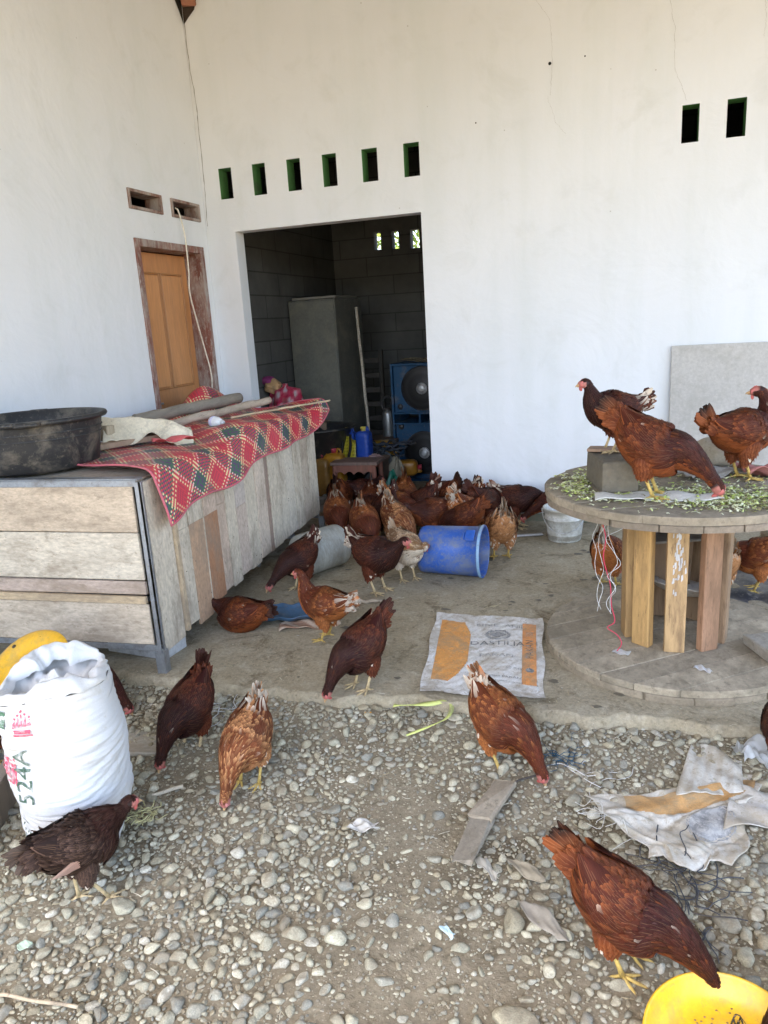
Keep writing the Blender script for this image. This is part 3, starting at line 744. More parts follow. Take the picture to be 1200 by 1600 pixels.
    for k in range(nt):
        f = k/(nt-1); sd = -1 if k % 2 else 1; el = te+R(-24+52*f)*.8
        el2 = math.pi-el if False else el
        d = np.array([-math.cos(R(tel)-th*1+R(-20+42*f)), sd*.10*(1-f*.6), math.sin(R(tel)-th+R(-20+42*f))])
        nn = nrm(np.array([0, sd, 0])+np.array([.15, 0, .25*(1-f)]))
        c0 = bd*r.uniform(.9, 1.6); c1 = tailc*r.uniform(.8, 1.4)
        if r.random() < white*.8: c0 = CREAM*r.uniform(.6, 1); c1 = CREAM*r.uniform(.45, 1.05) if r.random() < .6 else tp*1.4
        if blacktail: c0 = tp*.9; c1 = np.array((.012, .010, .010)) if f > .3 else tp
        Lt = (.118 if white < .5 else .098)*r.uniform(.80, 1.1)
        if sch == 'scruffy': Lt *= r.uniform(.55, 1); d = d+r.normal(0, .16, 3)
        feather(root+np.array([0, sd*.006, .01*(f-.4)]), d, nn, Lt, .040, R(1), c0, c1, .1, .9 if sch == 'scruffy' else (.55 if white > .5 else .2))
    for k in range(150):          # tail coverts
        f = r.random(); sd = -1 if k % 2 else 1; e2 = R(tel)-th+R(-30+62*f)
        d = np.array([-math.cos(e2), sd*r.uniform(.05, .4), math.sin(e2)]); nn = nrm(np.array([.1, sd, .2+.9*f*r.random()]))
        c0 = bd*r.uniform(.7, 1.2); c1 = tp*r.uniform(.7, 1.2)
        if r.random() < white*.9: c0 = c0*.4+CREAM*.45; c1 = CREAM*r.uniform(.6, 1.1)
        feather(bf(-.115-.045*r.random(), sd*.022*r.random()+sd*.012, .045+.03*(f-.5)), d, nn, .062*r.uniform(.8, 1.2), .026, R(5), c0, c1, .2, .6)
    # thighs
    if sch == 'scruffy':
        for k in range(26): pp, nn_ = look(r.uniform(.01, .12), r.uniform(0, 2*math.pi)); feather(pp, tails+r.normal(0, .5, 3), nn_, r.uniform(.03, .06), .010, R(18), bd*1.2, tp*1.2, .1, 1.2)
    if pose != 'sit':
        for sd, fx in ((-1, step), (1, -step)):
            hip = bf(-.015, sd*.045, -.035); hock = np.array([-.030+fx*.3, sd*.045, .098+max(0, bz-.235)]); ankle = np.array([.004+fx, sd*.045, .014])
            m.tube([hip, hip*.5+hock*.5, hock*.9+hip*.1, hock], [.048, .038, .020, .011], 10, bd*.8, 1)
            for row in range(8):
                f = .05+.93*row/7; cc = hip*(1-f)+hock*f; rad = np.interp(f, [0, .5, .9, 1], [.050, .040, .022, .012]); cnt = max(6, int(rad*2*math.pi/.011))
                for k in range(cnt):
                    a = 2*math.pi*(k+.5*(row % 2))/cnt; nn = np.array([math.cos(a), math.sin(a), .1]); p = cc+nn*rad
                    c0 = bd*r.uniform(.7, 1.1); c1 = tp*r.uniform(.7, 1.2)
                    if sch == 'buff' or r.random() < wsh*.4: c0 = CREAM*.8; c1 = CREAM
                    feather(p, np.array([-.12, 0, -1.]), nrm(nn), .034*r.uniform(.8, 1.2), .019, R(8), c0, c1, .3, .3)
            yc = np.array((.62, .42, .11)) if sch not in ('buff', 'scruffy', 'dark') else np.array((.60, .45, .24))
            m.tube([hock+[0, 0, .004], hock*.7+ankle*.3, hock*.3+ankle*.7, ankle], [.0088, .0068, .0066, .0085], 8, yc, 2)
            for da, Lt in ((0, .060), (R(38), .048), (R(-38), .048), (math.pi-R(15)*sd, .026)):
                dv = np.array([math.cos(da), math.sin(da), 0])
                pts = [ankle+[0, 0, -.003], ankle+dv*Lt*.35+[0, 0, -.004], ankle+dv*Lt*.65+[0, 0, -.008], ankle+dv*Lt+[0, 0, -.009], ankle+dv*(Lt+.012)+[0, 0, -.014]]
                m.tube(pts, [.0062, .0052, .0047, .0036, .0006], 7, np.array([yc, yc, yc*.95, yc*.9, (.18, .13, .09)]), 2)
    nF = len(FV); V = np.array(FV).reshape(-1, 3); base = np.arange(nF)[:, None, None]*(3*(K+1))
    f1 = np.array([(3*k+j, 3*k+j+1, 3*k+j+4, 3*k+j+3) for k in range(K) for j in (0, 1)])
    m.add(V, (base+f1[None]).reshape(-1, 4), np.clip(np.array(FC).reshape(-1, 3), 0.004, .9), 0, True, np.array(FU).reshape(-1, 2))
    root_e = thing('hen', name_label, 'hen', (x, y, z), R(head_deg), group)
    root_e.scale = (size*.90*(.97+.06*r.random()),)*3
    m.build('body', [M['feather'], M['skin'], M['shank']], root_e)
    # face: comb, wattles, beak, eyes (hd frame)
    sdv = nrm(np.cross([0, 0, 1.], hd)) if abs(hd[2]) < .97 else np.array([0, 1., 0]); upv = np.cross(hd, sdv)
    def hp_(a, b_, c): return hp+hd*a+sdv*b_+upv*c
    red = np.array((.46, .10, .085)) if sch != 'pale' else np.array((.62, .22, .20))
    g = MB(); pts = []; nT = 5
    for i in range(17):
        f = i/16; h_ = .013*math.sin(math.pi*min(1, f*1.05+.05))**.7*(.72+.28*abs(math.sin(f*nT*math.pi))); pts.append((.002+.040*f, h_, .0165-.012*f*f))
    V = []
    for a, h_, b0 in pts:
        for sy, hh in ((-.003, -.004), (-.0022, h_*.8), (0, h_), (.0022, h_*.8), (.003, -.004)): V.append(hp_(a, sy, b0+hh))
    g.add(V, [(i*5+j, (i+1)*5+j, (i+1)*5+j+1, i*5+j+1) for i in range(16) for j in range(4)], red*1.15, 0, True); g.build('comb', M['skin'], root_e)
    g = MB()
    for sd in (-1, 1):
        ax = np.array([hd, sdv, upv]).T
        g.blob(hp_(.032, sd*.006, -.021), (.007, .0035, .014), red, 0, 6, ax)
        g.blob(hp_(.010, sd*.0175, -.006), (.006, .002, .007), (.62, .42, .36), 0, 6, ax)
        g.blob(hp_(.023, sd*.0135, .002), (.016, .0045, .015), red*1.05+.04, 0, 6, ax)
    g.build('wattle', M['skin'], root_e)
    g = MB(); g.tube([hp_(.034, 0, -.001), hp_(.047, 0, -.002), hp_(.056, 0, -.005), hp_(.061, 0, -.010)], [.0085, .0058, .0032, .0006], 8, (.52, .33, .16), 0)
    g.tube([hp_(.034, 0, -.007), hp_(.046, 0, -.009), hp_(.052, 0, -.010)], [.0065, .004, .0006], 8, (.48, .30, .15), 0); g.build('beak', M['skin'], root_e)
    for sd in (-1, 1):
        g = MB(); ax = np.array([hd, sdv, upv]).T
        g.blob(hp_(.024, sd*.0152, .004), (.0042, .0030, .0042), (.55, .20, .03), 0, 8, ax); g.blob(hp_(.024, sd*.0172, .004), (.0022, .0014, .0022), (.005, .005, .005), 0, 6, ax)
        g.build('eye', M['plastic_wet'], root_e)
    return root_e
M['plastic_wet'] = m_col('wet_eye', .12, .02, 4, None, 0, 4, 0, 60, spec=.6)
# ------------------------------------------------------------ wooden crate with its mat and clutter
CO, CR = np.array([-1.99, 2.65, 0.]), R(4)
def cl(x, y, z): return (CO[0]+x*math.cos(CR)-y*math.sin(CR), CO[1]+x*math.sin(CR)+y*math.cos(CR), z)
M['board'] = m_col('weathered_ply_boards', .82, .16, 6, (.25, .20, .15), .30, 6, .3, 70, (1, 1, .5), fine=.22)
M['board_h'] = m_col('weathered_long_boards', .82, .16, 6, (.26, .20, .14), .30, 7, .3, 70, (.45, 1, 1.2), fine=.22)
crate = thing('wooden_crate', 'long whitewashed wooden crate on metal legs beside the left wall, under the plaid mat', 'crate', tuple(CO), CR)
g = MB()
GREY, PINK, TAN, BRN = (.61, .535, .42), (.57, .44, .34), (.46, .30, .19), (.38, .195, .105)
for z0, z1, c, yo in ((.675, .893, (.56, .45, .33), 0), (.452, .670, GREY, 0), (.383, .446, (.46, .36, .29), 0), (.14, .338, (.55, .46, .35), 0)):
    g.box((-.475, -.008+yo, (z0+z1)/2), (.91, .016, z1-z0), c, None, .003, jit=.0012)
g.build('end_panel', M['board_h'], crate)
g = MB(); g.box((-.475, -.020, .361), (.91, .018, .034), (.50, .38, .24), None, .002, jit=.001)
g.build('batten', M['board_h'], crate)
g = MB(); y = .02; k = 0
spec = [(.19, .09, GREY, None, 0), (.155, .115, GREY, GREY, .60), (.15, .08, TAN, GREY, .60), (.015, .08, GREY, GREY, .60), (.15, .125, BRN, PINK, .60), (.10, .14, PINK, PINK, .62), (.12, .13, GREY, None, 0), (.14, .15, (.54, .44, .36), (.52, .45, .39), .55), (.15, .14, GREY, None, 0), (.15, .16, (.60, .50, .40), None, 0), (.06, .15, (.33, .24, .19), None, 0), (.15, .155, GREY, None, 0), (.14, .16, (.61, .54, .43), None, 0), (.15, .16, (.65, .58, .47), None, 0), (.15, .155, GREY, None, 0), (.14, .16, (.53, .44, .34), None, 0), (.16, .155, GREY, None, 0)]
for w, zb, c, c2, zs in spec:
    if y+w > 2.37: w = 2.37-y
    if w <= .01: break
    xo = RNG.uniform(-.002, .003)
    if c2 is None: g.box((.008+xo, y+w/2, (zb+.893)/2), (.014, w-.007, .893-zb), c, None, .002, jit=.001)
    else:
        g.box((.008+xo, y+w/2, (zb+zs)/2), (.014, w-.004, zs-zb-.003), c, None, .002, jit=.001); g.box((.008+xo*.5, y+w/2, (zs+.893)/2), (.014, w-.004, .893-zs), c2, None, .002, jit=.001)
    y += w
for _ in range(44):
    g.lathe([(.0001, .0012), (.0028, .0008), (.003, -.001)], 8, (.09, .06, .04), M=M4(Ry(R(90)), (.0165, .03+RNG.integers(0, 16)*.148+RNG.uniform(.0, .12), (.87, .60, .40, .20)[RNG.integers(0, 4)]+RNG.uniform(-.012, .012))))
g.build('side_panel', M['board'], crate)
g = MB(); g.box((.024, .222, .505), (.018, .030, .78), (.52, .40, .26), None, .002, jit=.001); g.build('batten', M['board'], crate)
g = MB(); g.box((-.46, 2.378, .52), (.90, .014, .74), GREY); g.build('end_panel', M['board_h'], crate)
g = MB(); g.box((-.925, 1.2, .52), (.014, 2.34, .74), GREY); g.build('side_panel', M['board'], crate)
g = MB()
for k in range(8): g.box((-.46, .16+.295*k, .897), (.90, .285, .012), (.42, .36, .28), None, .002)
g.build('top_panel', M['board_h'], crate)
g = MB(); ZC = (.38, .40, .42)
for c_, s_ in (((-.46, .015, .909), (.935, .05, .010)), ((-.46, -.018, .895), (.935, .003, .028)), ((.018, .006, .50), (.004, .014, .80)), ((.008, -.018, .50), (.018, .004, .80)), ((-.46, -.012, .125), (.93, .006, .028)), ((-.46, .012, .113), (.93, .04, .004)), ((-.46, .6, .12), (.90, .03, .03)), ((-.46, 1.2, .12), (.90, .03, .03)), ((-.46, 1.8, .12), (.90, .03, .03)), ((-.46, 2.34, .12), (.90, .03, .03))):
    MB().box(c_, s_, ZC, None, .001).build('frame_rail', M['metal'], crate)
for x_, y_ in ((.0, .0), (-.92, .0), (.0, 2.365), (-.92, 2.365)):
    g = MB(); zb = -.06 if y_ < .1 else 0
    g.box((x_, y_-.012 if y_ < 1 else y_, (zb+.11)/2), (.045, .004, .11-zb), ZC, None, .001); g.box((x_+(.021 if x_ > -.5 else -.021), y_+.008, (zb+.11)/2), (.004, .042, .11-zb), ZC, None, .001)
    g.build('leg', M['metal'], crate)
# mat
mat = thing('woven_mat', 'red and green plaid woven mat draped over the wooden crate', 'mat', tuple(CO), CR)
def mfn(u, v, off=0):
    y = .06+2.37*u; top = .80; W = top+.30
    s = v*(top+np.interp(u, [0, .2, .5, .8, 1], [.285, .235, .215, .165, .13])*1.0)
    yn = y+ (.30*(1-min(1, s/top)))*(1-u)**3     # near edge runs back towards the wall
    wave = .020*math.sin(yn*5.2+1.0*s)+.012*math.sin(yn*9.1+3*s+1)+.010*math.sin(s*11+yn*3)
    ridge = .20*math.exp(-((s-.06)/.16)**2-((yn-2.15)/.30)**2)+.055*math.exp(-((s-.62)/.16)**2-((yn-1.75)/.30)**2)+.045*math.exp(-((s-.70)/.13)**2-((yn-1.1)/.22)**2)
    if s < top:
        x = -top+s; z = .935+wave*(.4+.6*s/top)+ridge
        near = max(0, 1-(s-.45)/.1) if s > .45 else 1
        z -= .0
    else:
        d = s-top; r_ = .055; a = min(d/r_, math.pi/2*.93); ze = .935+wave+ridge
        x = r_*math.sin(a); z = ze-r_*(1-math.cos(a))
        rest = max(0, d-r_*a); bul = .012+.012*math.sin(yn*8.5+.6)+.007*math.sin(yn*17)
        x += rest*math.cos(a)*1.0+bul*math.sin(min(1, rest/.2)*1.5); z -= rest*math.sin(a)
        x = max(x, .02)
    if u > .86:      # free far corner curls up and out past the crate end
        q = (u-.86)/.14; z += .05*q*q*max(0, (v-.55)/.45); yn += .05*q*max(0, v-.4); x += .06*q*max(0, v-.5)
    return (x, yn, max(z, .918 if x < 0 else .3))
g = MB(); g.grid(mfn, 150, 90, (1, 1, 1), 0, True, (2.35, 1.07)); mo = g.build('mat_cloth', M['mat'], mat, solid=.004, solid_off=0)
g = MB(); PK = (.55, .14, .17)
edge = [mfn(0, v) for v in np.linspace(0, 1, 50)]+[mfn(u, 1) for u in np.linspace(0, 1, 110)[1:]]+[mfn(1, v) for v in np.linspace(1, 0, 50)[1:]]
g.tube(edge, .0058, 6, PK); g.build('binding', M['cloth'], mat)
# tub
tub = thing('round_tub', 'large black rubber tub caked with dry mud on the near end of the crate', 'tub', cl(-.715, .30, .918))
g = MB(); wob = lambda t, z: .012*math.sin(2*t+1)*z*3+.004*math.sin(5*t)
g.lathe([(.0001, .0), (.262, 0), (.285, .018), (.302, .12), (.318, .215), (.322, .225), (.342, .226), (.348, .236), (.344, .246), (.326, .248), (.312, .240), (.294, .13), (.276, .030), (.262, .022), (.0001, .022)], 64, (.022, .022, .023), wob=wob)
for zz, rr in ((.155, .3095), (.185, .3145)): g.lathe([(rr, zz-.004), (rr+.004, zz), (rr, zz+.004)], 64, (.022, .022, .023), wob=wob)
g.build('tub_body', M['rubber'], tub)
for a in (2.2, 5.4):
    g = MB(); g.tube([(.335*math.cos(a-.16), .335*math.sin(a-.16), .235), (.375*math.cos(a-.1), .375*math.sin(a-.1), .236), (.375*math.cos(a+.1), .375*math.sin(a+.1), .236), (.335*math.cos(a+.16), .335*math.sin(a+.16), .235)], .010, 8, (.022, .022, .023)); g.build('handle', M['rubber'], tub)
# poles, cloth, bulb, stick
M['bark'] = m_col('pole_wood', .8, .3, 6, (.16, .13, .10), .3, 9, .4, 40, (1, .25, 1))
def pole(name, label, a, b_, r, col, n=12, wob=.004, cat='pole', knots=True, taper=1.0, grp=None):
    A, B = np.array(a, float), np.array(b_, float); pts = []; rr = []
    for i in range(n+1):
        f = i/n; pts.append(A*(1-f)+B*f-A+RNG.normal(0, wob, 3)*(0 < i < n)); rr.append(r*(1+(taper-1)*f)*(1+(.10 if knots and i % 4 == 2 else 0)+RNG.uniform(-.02, .02)))
    g = MB(); g.tube(catmull(pts, n*3), np.interp(np.linspace(0, n, n*3), range(n+1), rr), 14, col); o = g.build(name, M['bark'], None, tuple(A)); return tag(o, label, cat, grp)
pole('wooden_pole', 'thick grey round pole lying on the plaid mat with its cut end to the right', cl(-.72, 1.20, 1.02), cl(-.50, 2.22, 1.035), .036, (.30, .26, .205), wob=.002)
pole('wooden_pole', 'thinner pale barked pole on the mat in front of the thick grey pole', cl(-.55, .80, .985), cl(-.17, 1.98, 1.035), .024, (.44, .36, .28), wob=.003)
pole('thin_stick', 'thin peeled stick poking out past the far corner of the mat', cl(-.20, 1.42, .99), cl(.16, 2.30, .985), .0065, (.58, .46, .30), cat='stick', wob=.002)
g = MB(); g.box((0, 0, 0), (.07, .62, .030), (.40, .28, .19), None, .003, jit=.002); o = g.build('timber_batten', M['wood'], None, cl(-.56, .68, .955), CR-R(24)); tag(o, 'short rough timber batten lying under the cream cloth next to the black tub', 'timber')
g = MB(); g.box((0, 0, 0), (.09, .05, .085), (.50, .42, .30), None, .003, jit=.002); o = g.build('wood_offcut', M['wood'], None, cl(-.62, .74, 1.012), CR-R(20)); tag(o, 'small pale wood offcut behind the black tub', 'wood')
def rag(u, v):
    x = -.19+.46*u+.012*math.sin(v*9); y = -.15+.30*v+.03*math.sin(u*5)
    pinch = 1-.50*math.exp(-((u-.55)/.13)**2); y = y*pinch
    z = .085+.022*math.sin(u*4+1)*pinch+.014*math.sin(v*13+u*5+2*math.sin(u*6))+.006*math.sin(u*17+v*11+3*math.sin(v*4))+.004*math.sin(v*37+u*9)-.42*max(0, abs(v-.5)-.22)*pinch-.05*max(0, u-.8)/.2
    return (x, y, z)
g = MB(); g.grid(rag, 90, 60, (.74, .66, .50)); o = g.build('crumpled_cloth', M['cloth'], None, cl(-.50, .88, .965), CR+R(28), solid=.004); tag(o, 'crumpled cream sackcloth bunched over the poles beside the black tub', 'cloth')
bulb = thing('light_bulb', 'white light bulb with lavender dome lying on the plaid mat', 'light bulb', cl(-.235, 1.27, .985), CR, rot=(R(90), R(8), R(70)))
g = MB(); g.lathe([(.0001, -.045), (.018, -.042), (.030, -.03), (.036, -.012), (.036, .0), (.034, .004)], 24, (.62, .60, .78)); g.build('dome', M['plastic'], bulb)
g = MB(); g.lathe([(.034, .004), (.033, .02), (.024, .045), (.016, .055), (.0001, .056)], 24, (.80, .80, .80)); g.lathe([(.013, .05), (.013, .075), (.0001, .078)], 16, (.6, .6, .6)); g.build('base', M['plastic'], bulb)
g = MB(); g.grid(lambda u, v: (-.11+.22*u, -.035+.07*v+.012*math.sin(u*4), .012+.012*math.sin(u*9+v*3)-.01*abs(v-.5)), 30, 10, (.60, .12, .12)); o = g.build('red_strap', M['cloth'], None, cl(-.22, .74, .962), CR+R(35), solid=.003); tag(o, 'faded red cloth strip lying on the mat in front of the cream cloth', 'cloth')
# cable down the door
pts = [(HX+.01, 4.985, 2.385), (HX+.03, 4.99, 2.36), (HX+.035, 5.03, 2.2), (HX+.05, 5.00, 1.95), (HX+.05, 4.98, 1.80), (HX+.045, 5.04, 1.6), (HX+.04, 5.11, 1.40), (HX+.05, 5.15, 1.2), (HX+.045, 5.14, 1.0), (HX+.05, 5.12, .6), (HX+.06, 5.1, .3)]
g = MB(); g.tube(catmull(np.array(pts)-np.array(pts[0]), 80), .0055, 6, (.78, .72, .60)); o = g.build('electric_cable', M['plastic'], None, pts[0]); tag(o, 'loose cream electric cable hanging from the vent down over the wooden door', 'cable')

# ------------------------------------------------------------ feed sack with printing
M['sack'] = m_col('woven_poly_sack', .55, .06, 6, (.46, .41, .32), .17, 5, .30, 200, fine=.05, bdist=.0015)
sack = thing('feed_sack', 'full white woven feed sack with rolled open top and 524A printed on it', 'sack', (-1.665, 1.69, -.10), R(-60))
SH = .60
def sackp(a, t, off=0):
    """a = angle, t = height 0..1"""
    prof = np.interp(t, [0, .03, .10, .25, .5, .75, .92, 1.0], [.60, .72, .85, .955, 1.0, .99, .95, .91])
    ca, sa = math.cos(a), math.sin(a); e = .82; rx, ry = .208, .168
    x = math.copysign(abs(ca)**e, ca)*rx*prof; y = math.copysign(abs(sa)**e, sa)*ry*prof
    w = .0026*math.sin(t*88+3.2*math.sin(a*1.5+.6)+2.5*math.sin(t*5+a))*min(1, t*4)*(.5+.5*math.sin(a*2.3+t*9))+.0018*math.sin(t*155+5*math.sin(a*2+t*3))*(.5+.5*math.sin(a*3-t*13))+.0010*math.sin(t*230+7*math.sin(a))+.006*math.sin(a*3+t*5)+.004*math.sin(t*17+a*2)
    n_ = nrm((ca/rx, sa/ry, 0)); q = w+off
    lean = .02*t
    return np.array([x+n_[0]*q+lean, y+n_[1]*q, t*SH+(.012*math.sin(a*2+1) if t > .9 else 0)])
g = MB(); nA = 96; nT = 110; V = [sackp(2*math.pi*j/nA, i/nT) for i in range(nT+1) for j in range(nA)]
F = [(i*nA+j, i*nA+(j+1) % nA, (i+1)*nA+(j+1) % nA, (i+1)*nA+j) for i in range(nT) for j in range(nA)]; g.add(V, F, (.62, .62, .615), 0, True)
g.build('sack_body', M['sack'], sack)
# rolled collar and crumpled lining falling inwards
g = MB(); nR = 18; V = []
for j in range(nA):
    a = 2*math.pi*j/nA; e = sackp(a, 1.0); c = np.array([e[0]*.86, e[1]*.86, e[2]]); out = nrm((e[0], e[1], 0))
    ro = .030+.012*math.sin(a*2+1)+.007*math.sin(a*5)+.004*math.sin(a*9+2)
    for k in range(nR+1):
        f = k/nR; ph = -.35+f*3.6; p = e*np.array([1, 1, 1])+np.array([0, 0, ro*math.sin(max(0, ph))])-out*ro*(1-math.cos(max(0, ph)))*1.0
        if f < .1: p = e-out*.001
        p = p+np.array([0, 0, .0035*math.sin(a*13+f*6+2*math.sin(a*4))-.012*(f > .5)*abs(math.sin(a*3.5+1))])+out*(.0035*math.sin(a*17+f*5+3*math.sin(a*3))+.008*math.sin(a*6+1)*f); V.append(p)
F = [(j*(nR+1)+k, ((j+1) % nA)*(nR+1)+k, ((j+1) % nA)*(nR+1)+k+1, j*(nR+1)+k+1) for j in range(nA) for k in range(nR)]; CC = [((.65, .645, .63)) for j in range(nA) for k in range(nR+1)]
g.add(V, F, np.array(CC), 0, True)
g.build('rolled_collar', M['sack'], sack)
g = MB()
def inner(u, v):
    a = 2*math.pi*u; e = sackp(a, .98); f = 1-v; rr = .97*f; tw = .5*v
    ca, sa = math.cos(tw), math.sin(tw); x, y = (e[0]-.02)*rr, e[1]*rr; x, y = x*ca-y*sa, x*sa+y*ca
    bump_ = .020*math.sin(5*a+9*v)*f*(1-f)*4+.017*math.sin(9*a-7*v+1)*v*(1-v)*4+.010*math.sin(15*a+13*v)*(1-v*.8)
    z = e[2]-.055*math.sin(v*math.pi*.9)+.075*max(0, v-.55)*1.6+bump_*.85+.02*math.sin(2*a+.5)*v*(1-v)*4
    return (x+.02+.03*v, y+.01*v, z)
g.grid(inner, 120, 50, (.66, .65, .62)); g.build('crumpled_lining', M['sack'], sack)
def wrap_print(txt, size, a0, t0, col, rot90, nm='print', stretch=1.0, mat=None, raw=None):
    V, F = raw if raw else mesh_text(txt, size)
    import bmesh
    bm = bmesh.new(); vs_ = [bm.verts.new((v[0], v[1], 0)) for v in V]
    for f in F:
        try: bm.faces.new([vs_[i] for i in f])
        except Exception: pass
    bmesh.ops.triangulate(bm, faces=bm.faces[:])
    for _ in range(2): 
        long_ = [e for e in bm.edges if e.calc_length() > .012]
        if long_: bmesh.ops.subdivide_edges(bm, edges=long_, cuts=1); bmesh.ops.triangulate(bm, faces=bm.faces[:])
    bm.verts.index_update(); V2 = []; 
    for v in bm.verts:
        x, y = v.co.x*stretch, v.co.y
        if rot90: x, y = -y, x      # reads upwards
        V2.append(sackp(a0+x/.21, t0+y/SH, .0028))
    g = MB(); g.add(V2, [[v.index for v in f.verts] for f in bm.faces], col, 0, True); bm.free(); return g.build(nm, mat or M['print'], sack)
M['print'] = m_col('printed_ink', .6, .25, 30, (.6, .6, .58), .3, 25, 0, 60)
INKG, INKR = (.055, .11, .075), (.62, .07, .13)
TA = R(-24)
wrap_print('524A', .092, TA, .64, INKG, True, stretch=.92)
def crown():
    V, F = [], []
    def quad(x0, y0, x1, y1, x2, y2, x3, y3): b_ = len(V); V.extend([(x0, y0), (x1, y1), (x2, y2), (x3, y3)]); F.append((b_, b_+1, b_+2, b_+3))
    quad(-.030, -.034, .030, -.034, .030, -.022, -.030, -.022); quad(-.036, -.044, .036, -.044, .034, -.037, -.034, -.037)
    for i in range(5):
        x = -.028+.014*i; h_ = .020+.010*(2-abs(i-2)); b_ = len(V); V.extend([(x-.006, -.018), (x+.006, -.018), (x+.004, -.018+h_*.7), (x, -.018+h_), (x-.004, -.018+h_*.7)]); F.append(tuple(range(b_, b_+5)))
        b_ = len(V); V.extend([(x+.0045*math.cos(q*math.pi/4), -.013+h_+.0045*math.sin(q*math.pi/4)) for q in range(8)]); F.append(tuple(range(b_, b_+8)))
    return np.array([(a, c, 0) for a, c in V]), F
wrap_print('', 0, TA+.10, .93, INKR, False, 'printed_emblem', raw=crown())
wrap_print('', 0, TA-.42, .66, INKR, True, 'printed_emblem', raw=(lambda q: (q[0]*1.3, q[1]))(crown()))
def rect(w, h): return np.array([(x_*w/8-w/2, y_*h/6-h/2, 0) for x_ in range(9) for y_ in range(7)]), [(x_*7+y_, (x_+1)*7+y_, (x_+1)*7+y_+1, x_*7+y_+1) for x_ in range(8) for y_ in range(6)]
wrap_print('', 0, TA-.55, .935, (.07, .17, .10), False, 'green_panel', raw=rect(.13, .055))
wrap_print('GY', .07, TA-.36, .30, INKG, True)
wrap_print('P', .07, TA-.30, .12, INKR, True)

# yellow disc behind the sack (spare feeder tray), bricks, boards
M['yellow'] = m_col('yellow_plastic', .35, .08, 5, (.42, .28, .08), .26, 9, .03, 60, spec=.5)
d = thing('yellow_disc', 'round orange-yellow plastic feeder lid leaning behind the white feed sack', 'plastic disc', (-2.33, 2.10, .065), rot=(R(38), 0, R(-2)))
g = MB(); g.lathe([(.0001, .022), (.05, .022), (.06, .012), (.11, .012), (.12, .020), (.165, .016), (.185, .004), (.188, 0), (.186, -.004), (.165, .008), (.0001, .008)], 64, (.78, .42, .02)); g.build('disc', M['yellow'], d, (0, .17, .03))
for a in (.4, 2.5, 4.6):
    g = MB(); g.lathe([(.0001, .004), (.008, .003), (.009, 0)], 12, (.10, .08, .05)); g.build('rivet', M['metal'], d, (.145*math.cos(a), .17+.145*math.sin(a), .048))
o = MB().box((0, 0, 0), (.36, .16, .075), (.55, .56, .56), None, .006, jit=.002).build('concrete_block', M['generic'], None, (-2.22, 2.86, .0375), R(-6)); tag(o, 'pale concrete block lying flat in the shade under the near end of the crate', 'block')
o = MB().box((0, 0, 0), (.50, .22, .018), (.36, .33, .27), None, .003, jit=.001).build('flat_board', M['board_h'], None, (-1.93, 2.22, -.082), R(12)); tag(o, 'flat grey board on the pebbles between the white feed sack and the crate leg', 'board')
g = MB(); g.box((0, 0, .06), (.05, .62, .16), (.24, .20, .16), None, .004, jit=.002); o = g.build('wood_plank', M['wood'], None, (-2.02, 1.66, -.10), R(24)); tag(o, 'old brown plank standing on edge at the far left beside the feed sack', 'plank')

# ------------------------------------------------------------ barrel, bucket, drum
bar = thing('blue_barrel', 'faded blue plastic barrel lying on its side with the open mouth to the right', 'barrel', (-.955, 4.16, .152), rot=(0, R(90), R(-2)))
g = MB(); BL = (.028, .115, .47)
wb = lambda t, z: .004*math.sin(2*t+z*6)
g.lathe([(.0001, -.19), (.120, -.19), (.138, -.182), (.143, -.165), (.147, .05), (.150, .175), (.156, .178), (.158, .186), (.156, .196), (.149, .198), (.145, .190), (.142, .05), (.136, -.16), (.125, -.176), (.0001, -.178)], 72, BL, wob=wb)
g.build('barrel_body', m_col('scuffed_blue_plastic', .42, .22, 5, (.20, .22, .24), .42, 8, .08, 90, (1, 1, 1), .5), bar)
g = MB(); g.lathe([(.1575, .180), (.160, .187), (.1575, .196)], 72, (.25, .42, .62), wob=wb); g.build('rim', M['plastic'], bar)
g = MB()
Rh = Rz(R(180+38)); 
for (a, b_) in (((.162, 0, .135), (.010, .075, .055)), ((.155, 0, .10), (.010, .055, .012))): g.box(tuple(Rh@np.array(a)), b_, BL, Rh, .004)
g.build('handle', M['plastic'], bar)
bk = thing('bucket', 'dirty white plastic bucket with wire handle near the foot of the wall', 'bucket', (-.355, 4.97, 0), 0)
g = MB(); g.lathe([(.0001, .0), (.105, 0), (.110, .006), (.118, .07), (.128, .150), (.134, .152), (.134, .160), (.130, .161), (.136, .215), (.143, .217), (.144, .228), (.138, .230), (.132, .222), (.112, .015), (.0001, .012)], 56, (.66, .66, .62)); g.build('bucket_body', m_col('mud_splashed_plastic', .45, .1, 5, (.36, .33, .26), .42, 9, .05, 60), bk)
g = MB(); pts = [(.142*math.cos(t), -.03-.128*math.sin(t)*.92, .215-.135*math.sin(t)) for t in np.linspace(0, math.pi, 24)]; g.tube(pts, .0028, 6, (.6, .6, .6)); g.build('wire_handle', M['metal'], bk)
for sx in (-1, 1): MB().blob((sx*.143, -.01, .205), (.010, .014, .016), (.66, .66, .62), 0, 6).build('handle_lug', M['plastic'], bk)
o = MB().box((0, 0, 0), (.24, .035, .012), (.55, .56, .58), Rz(R(18)), .003, jit=.001).build('flat_stick', M['wood'], None, (-.62, 5.00, .010)); tag(o, 'flat pale stick on the floor between the hens and the white bucket', 'stick')
dr = thing('white_drum', 'scuffed translucent white drum lying on its side under the crate edge', 'drum', (-1.80, 4.12, .135), rot=(0, R(90), R(62)))
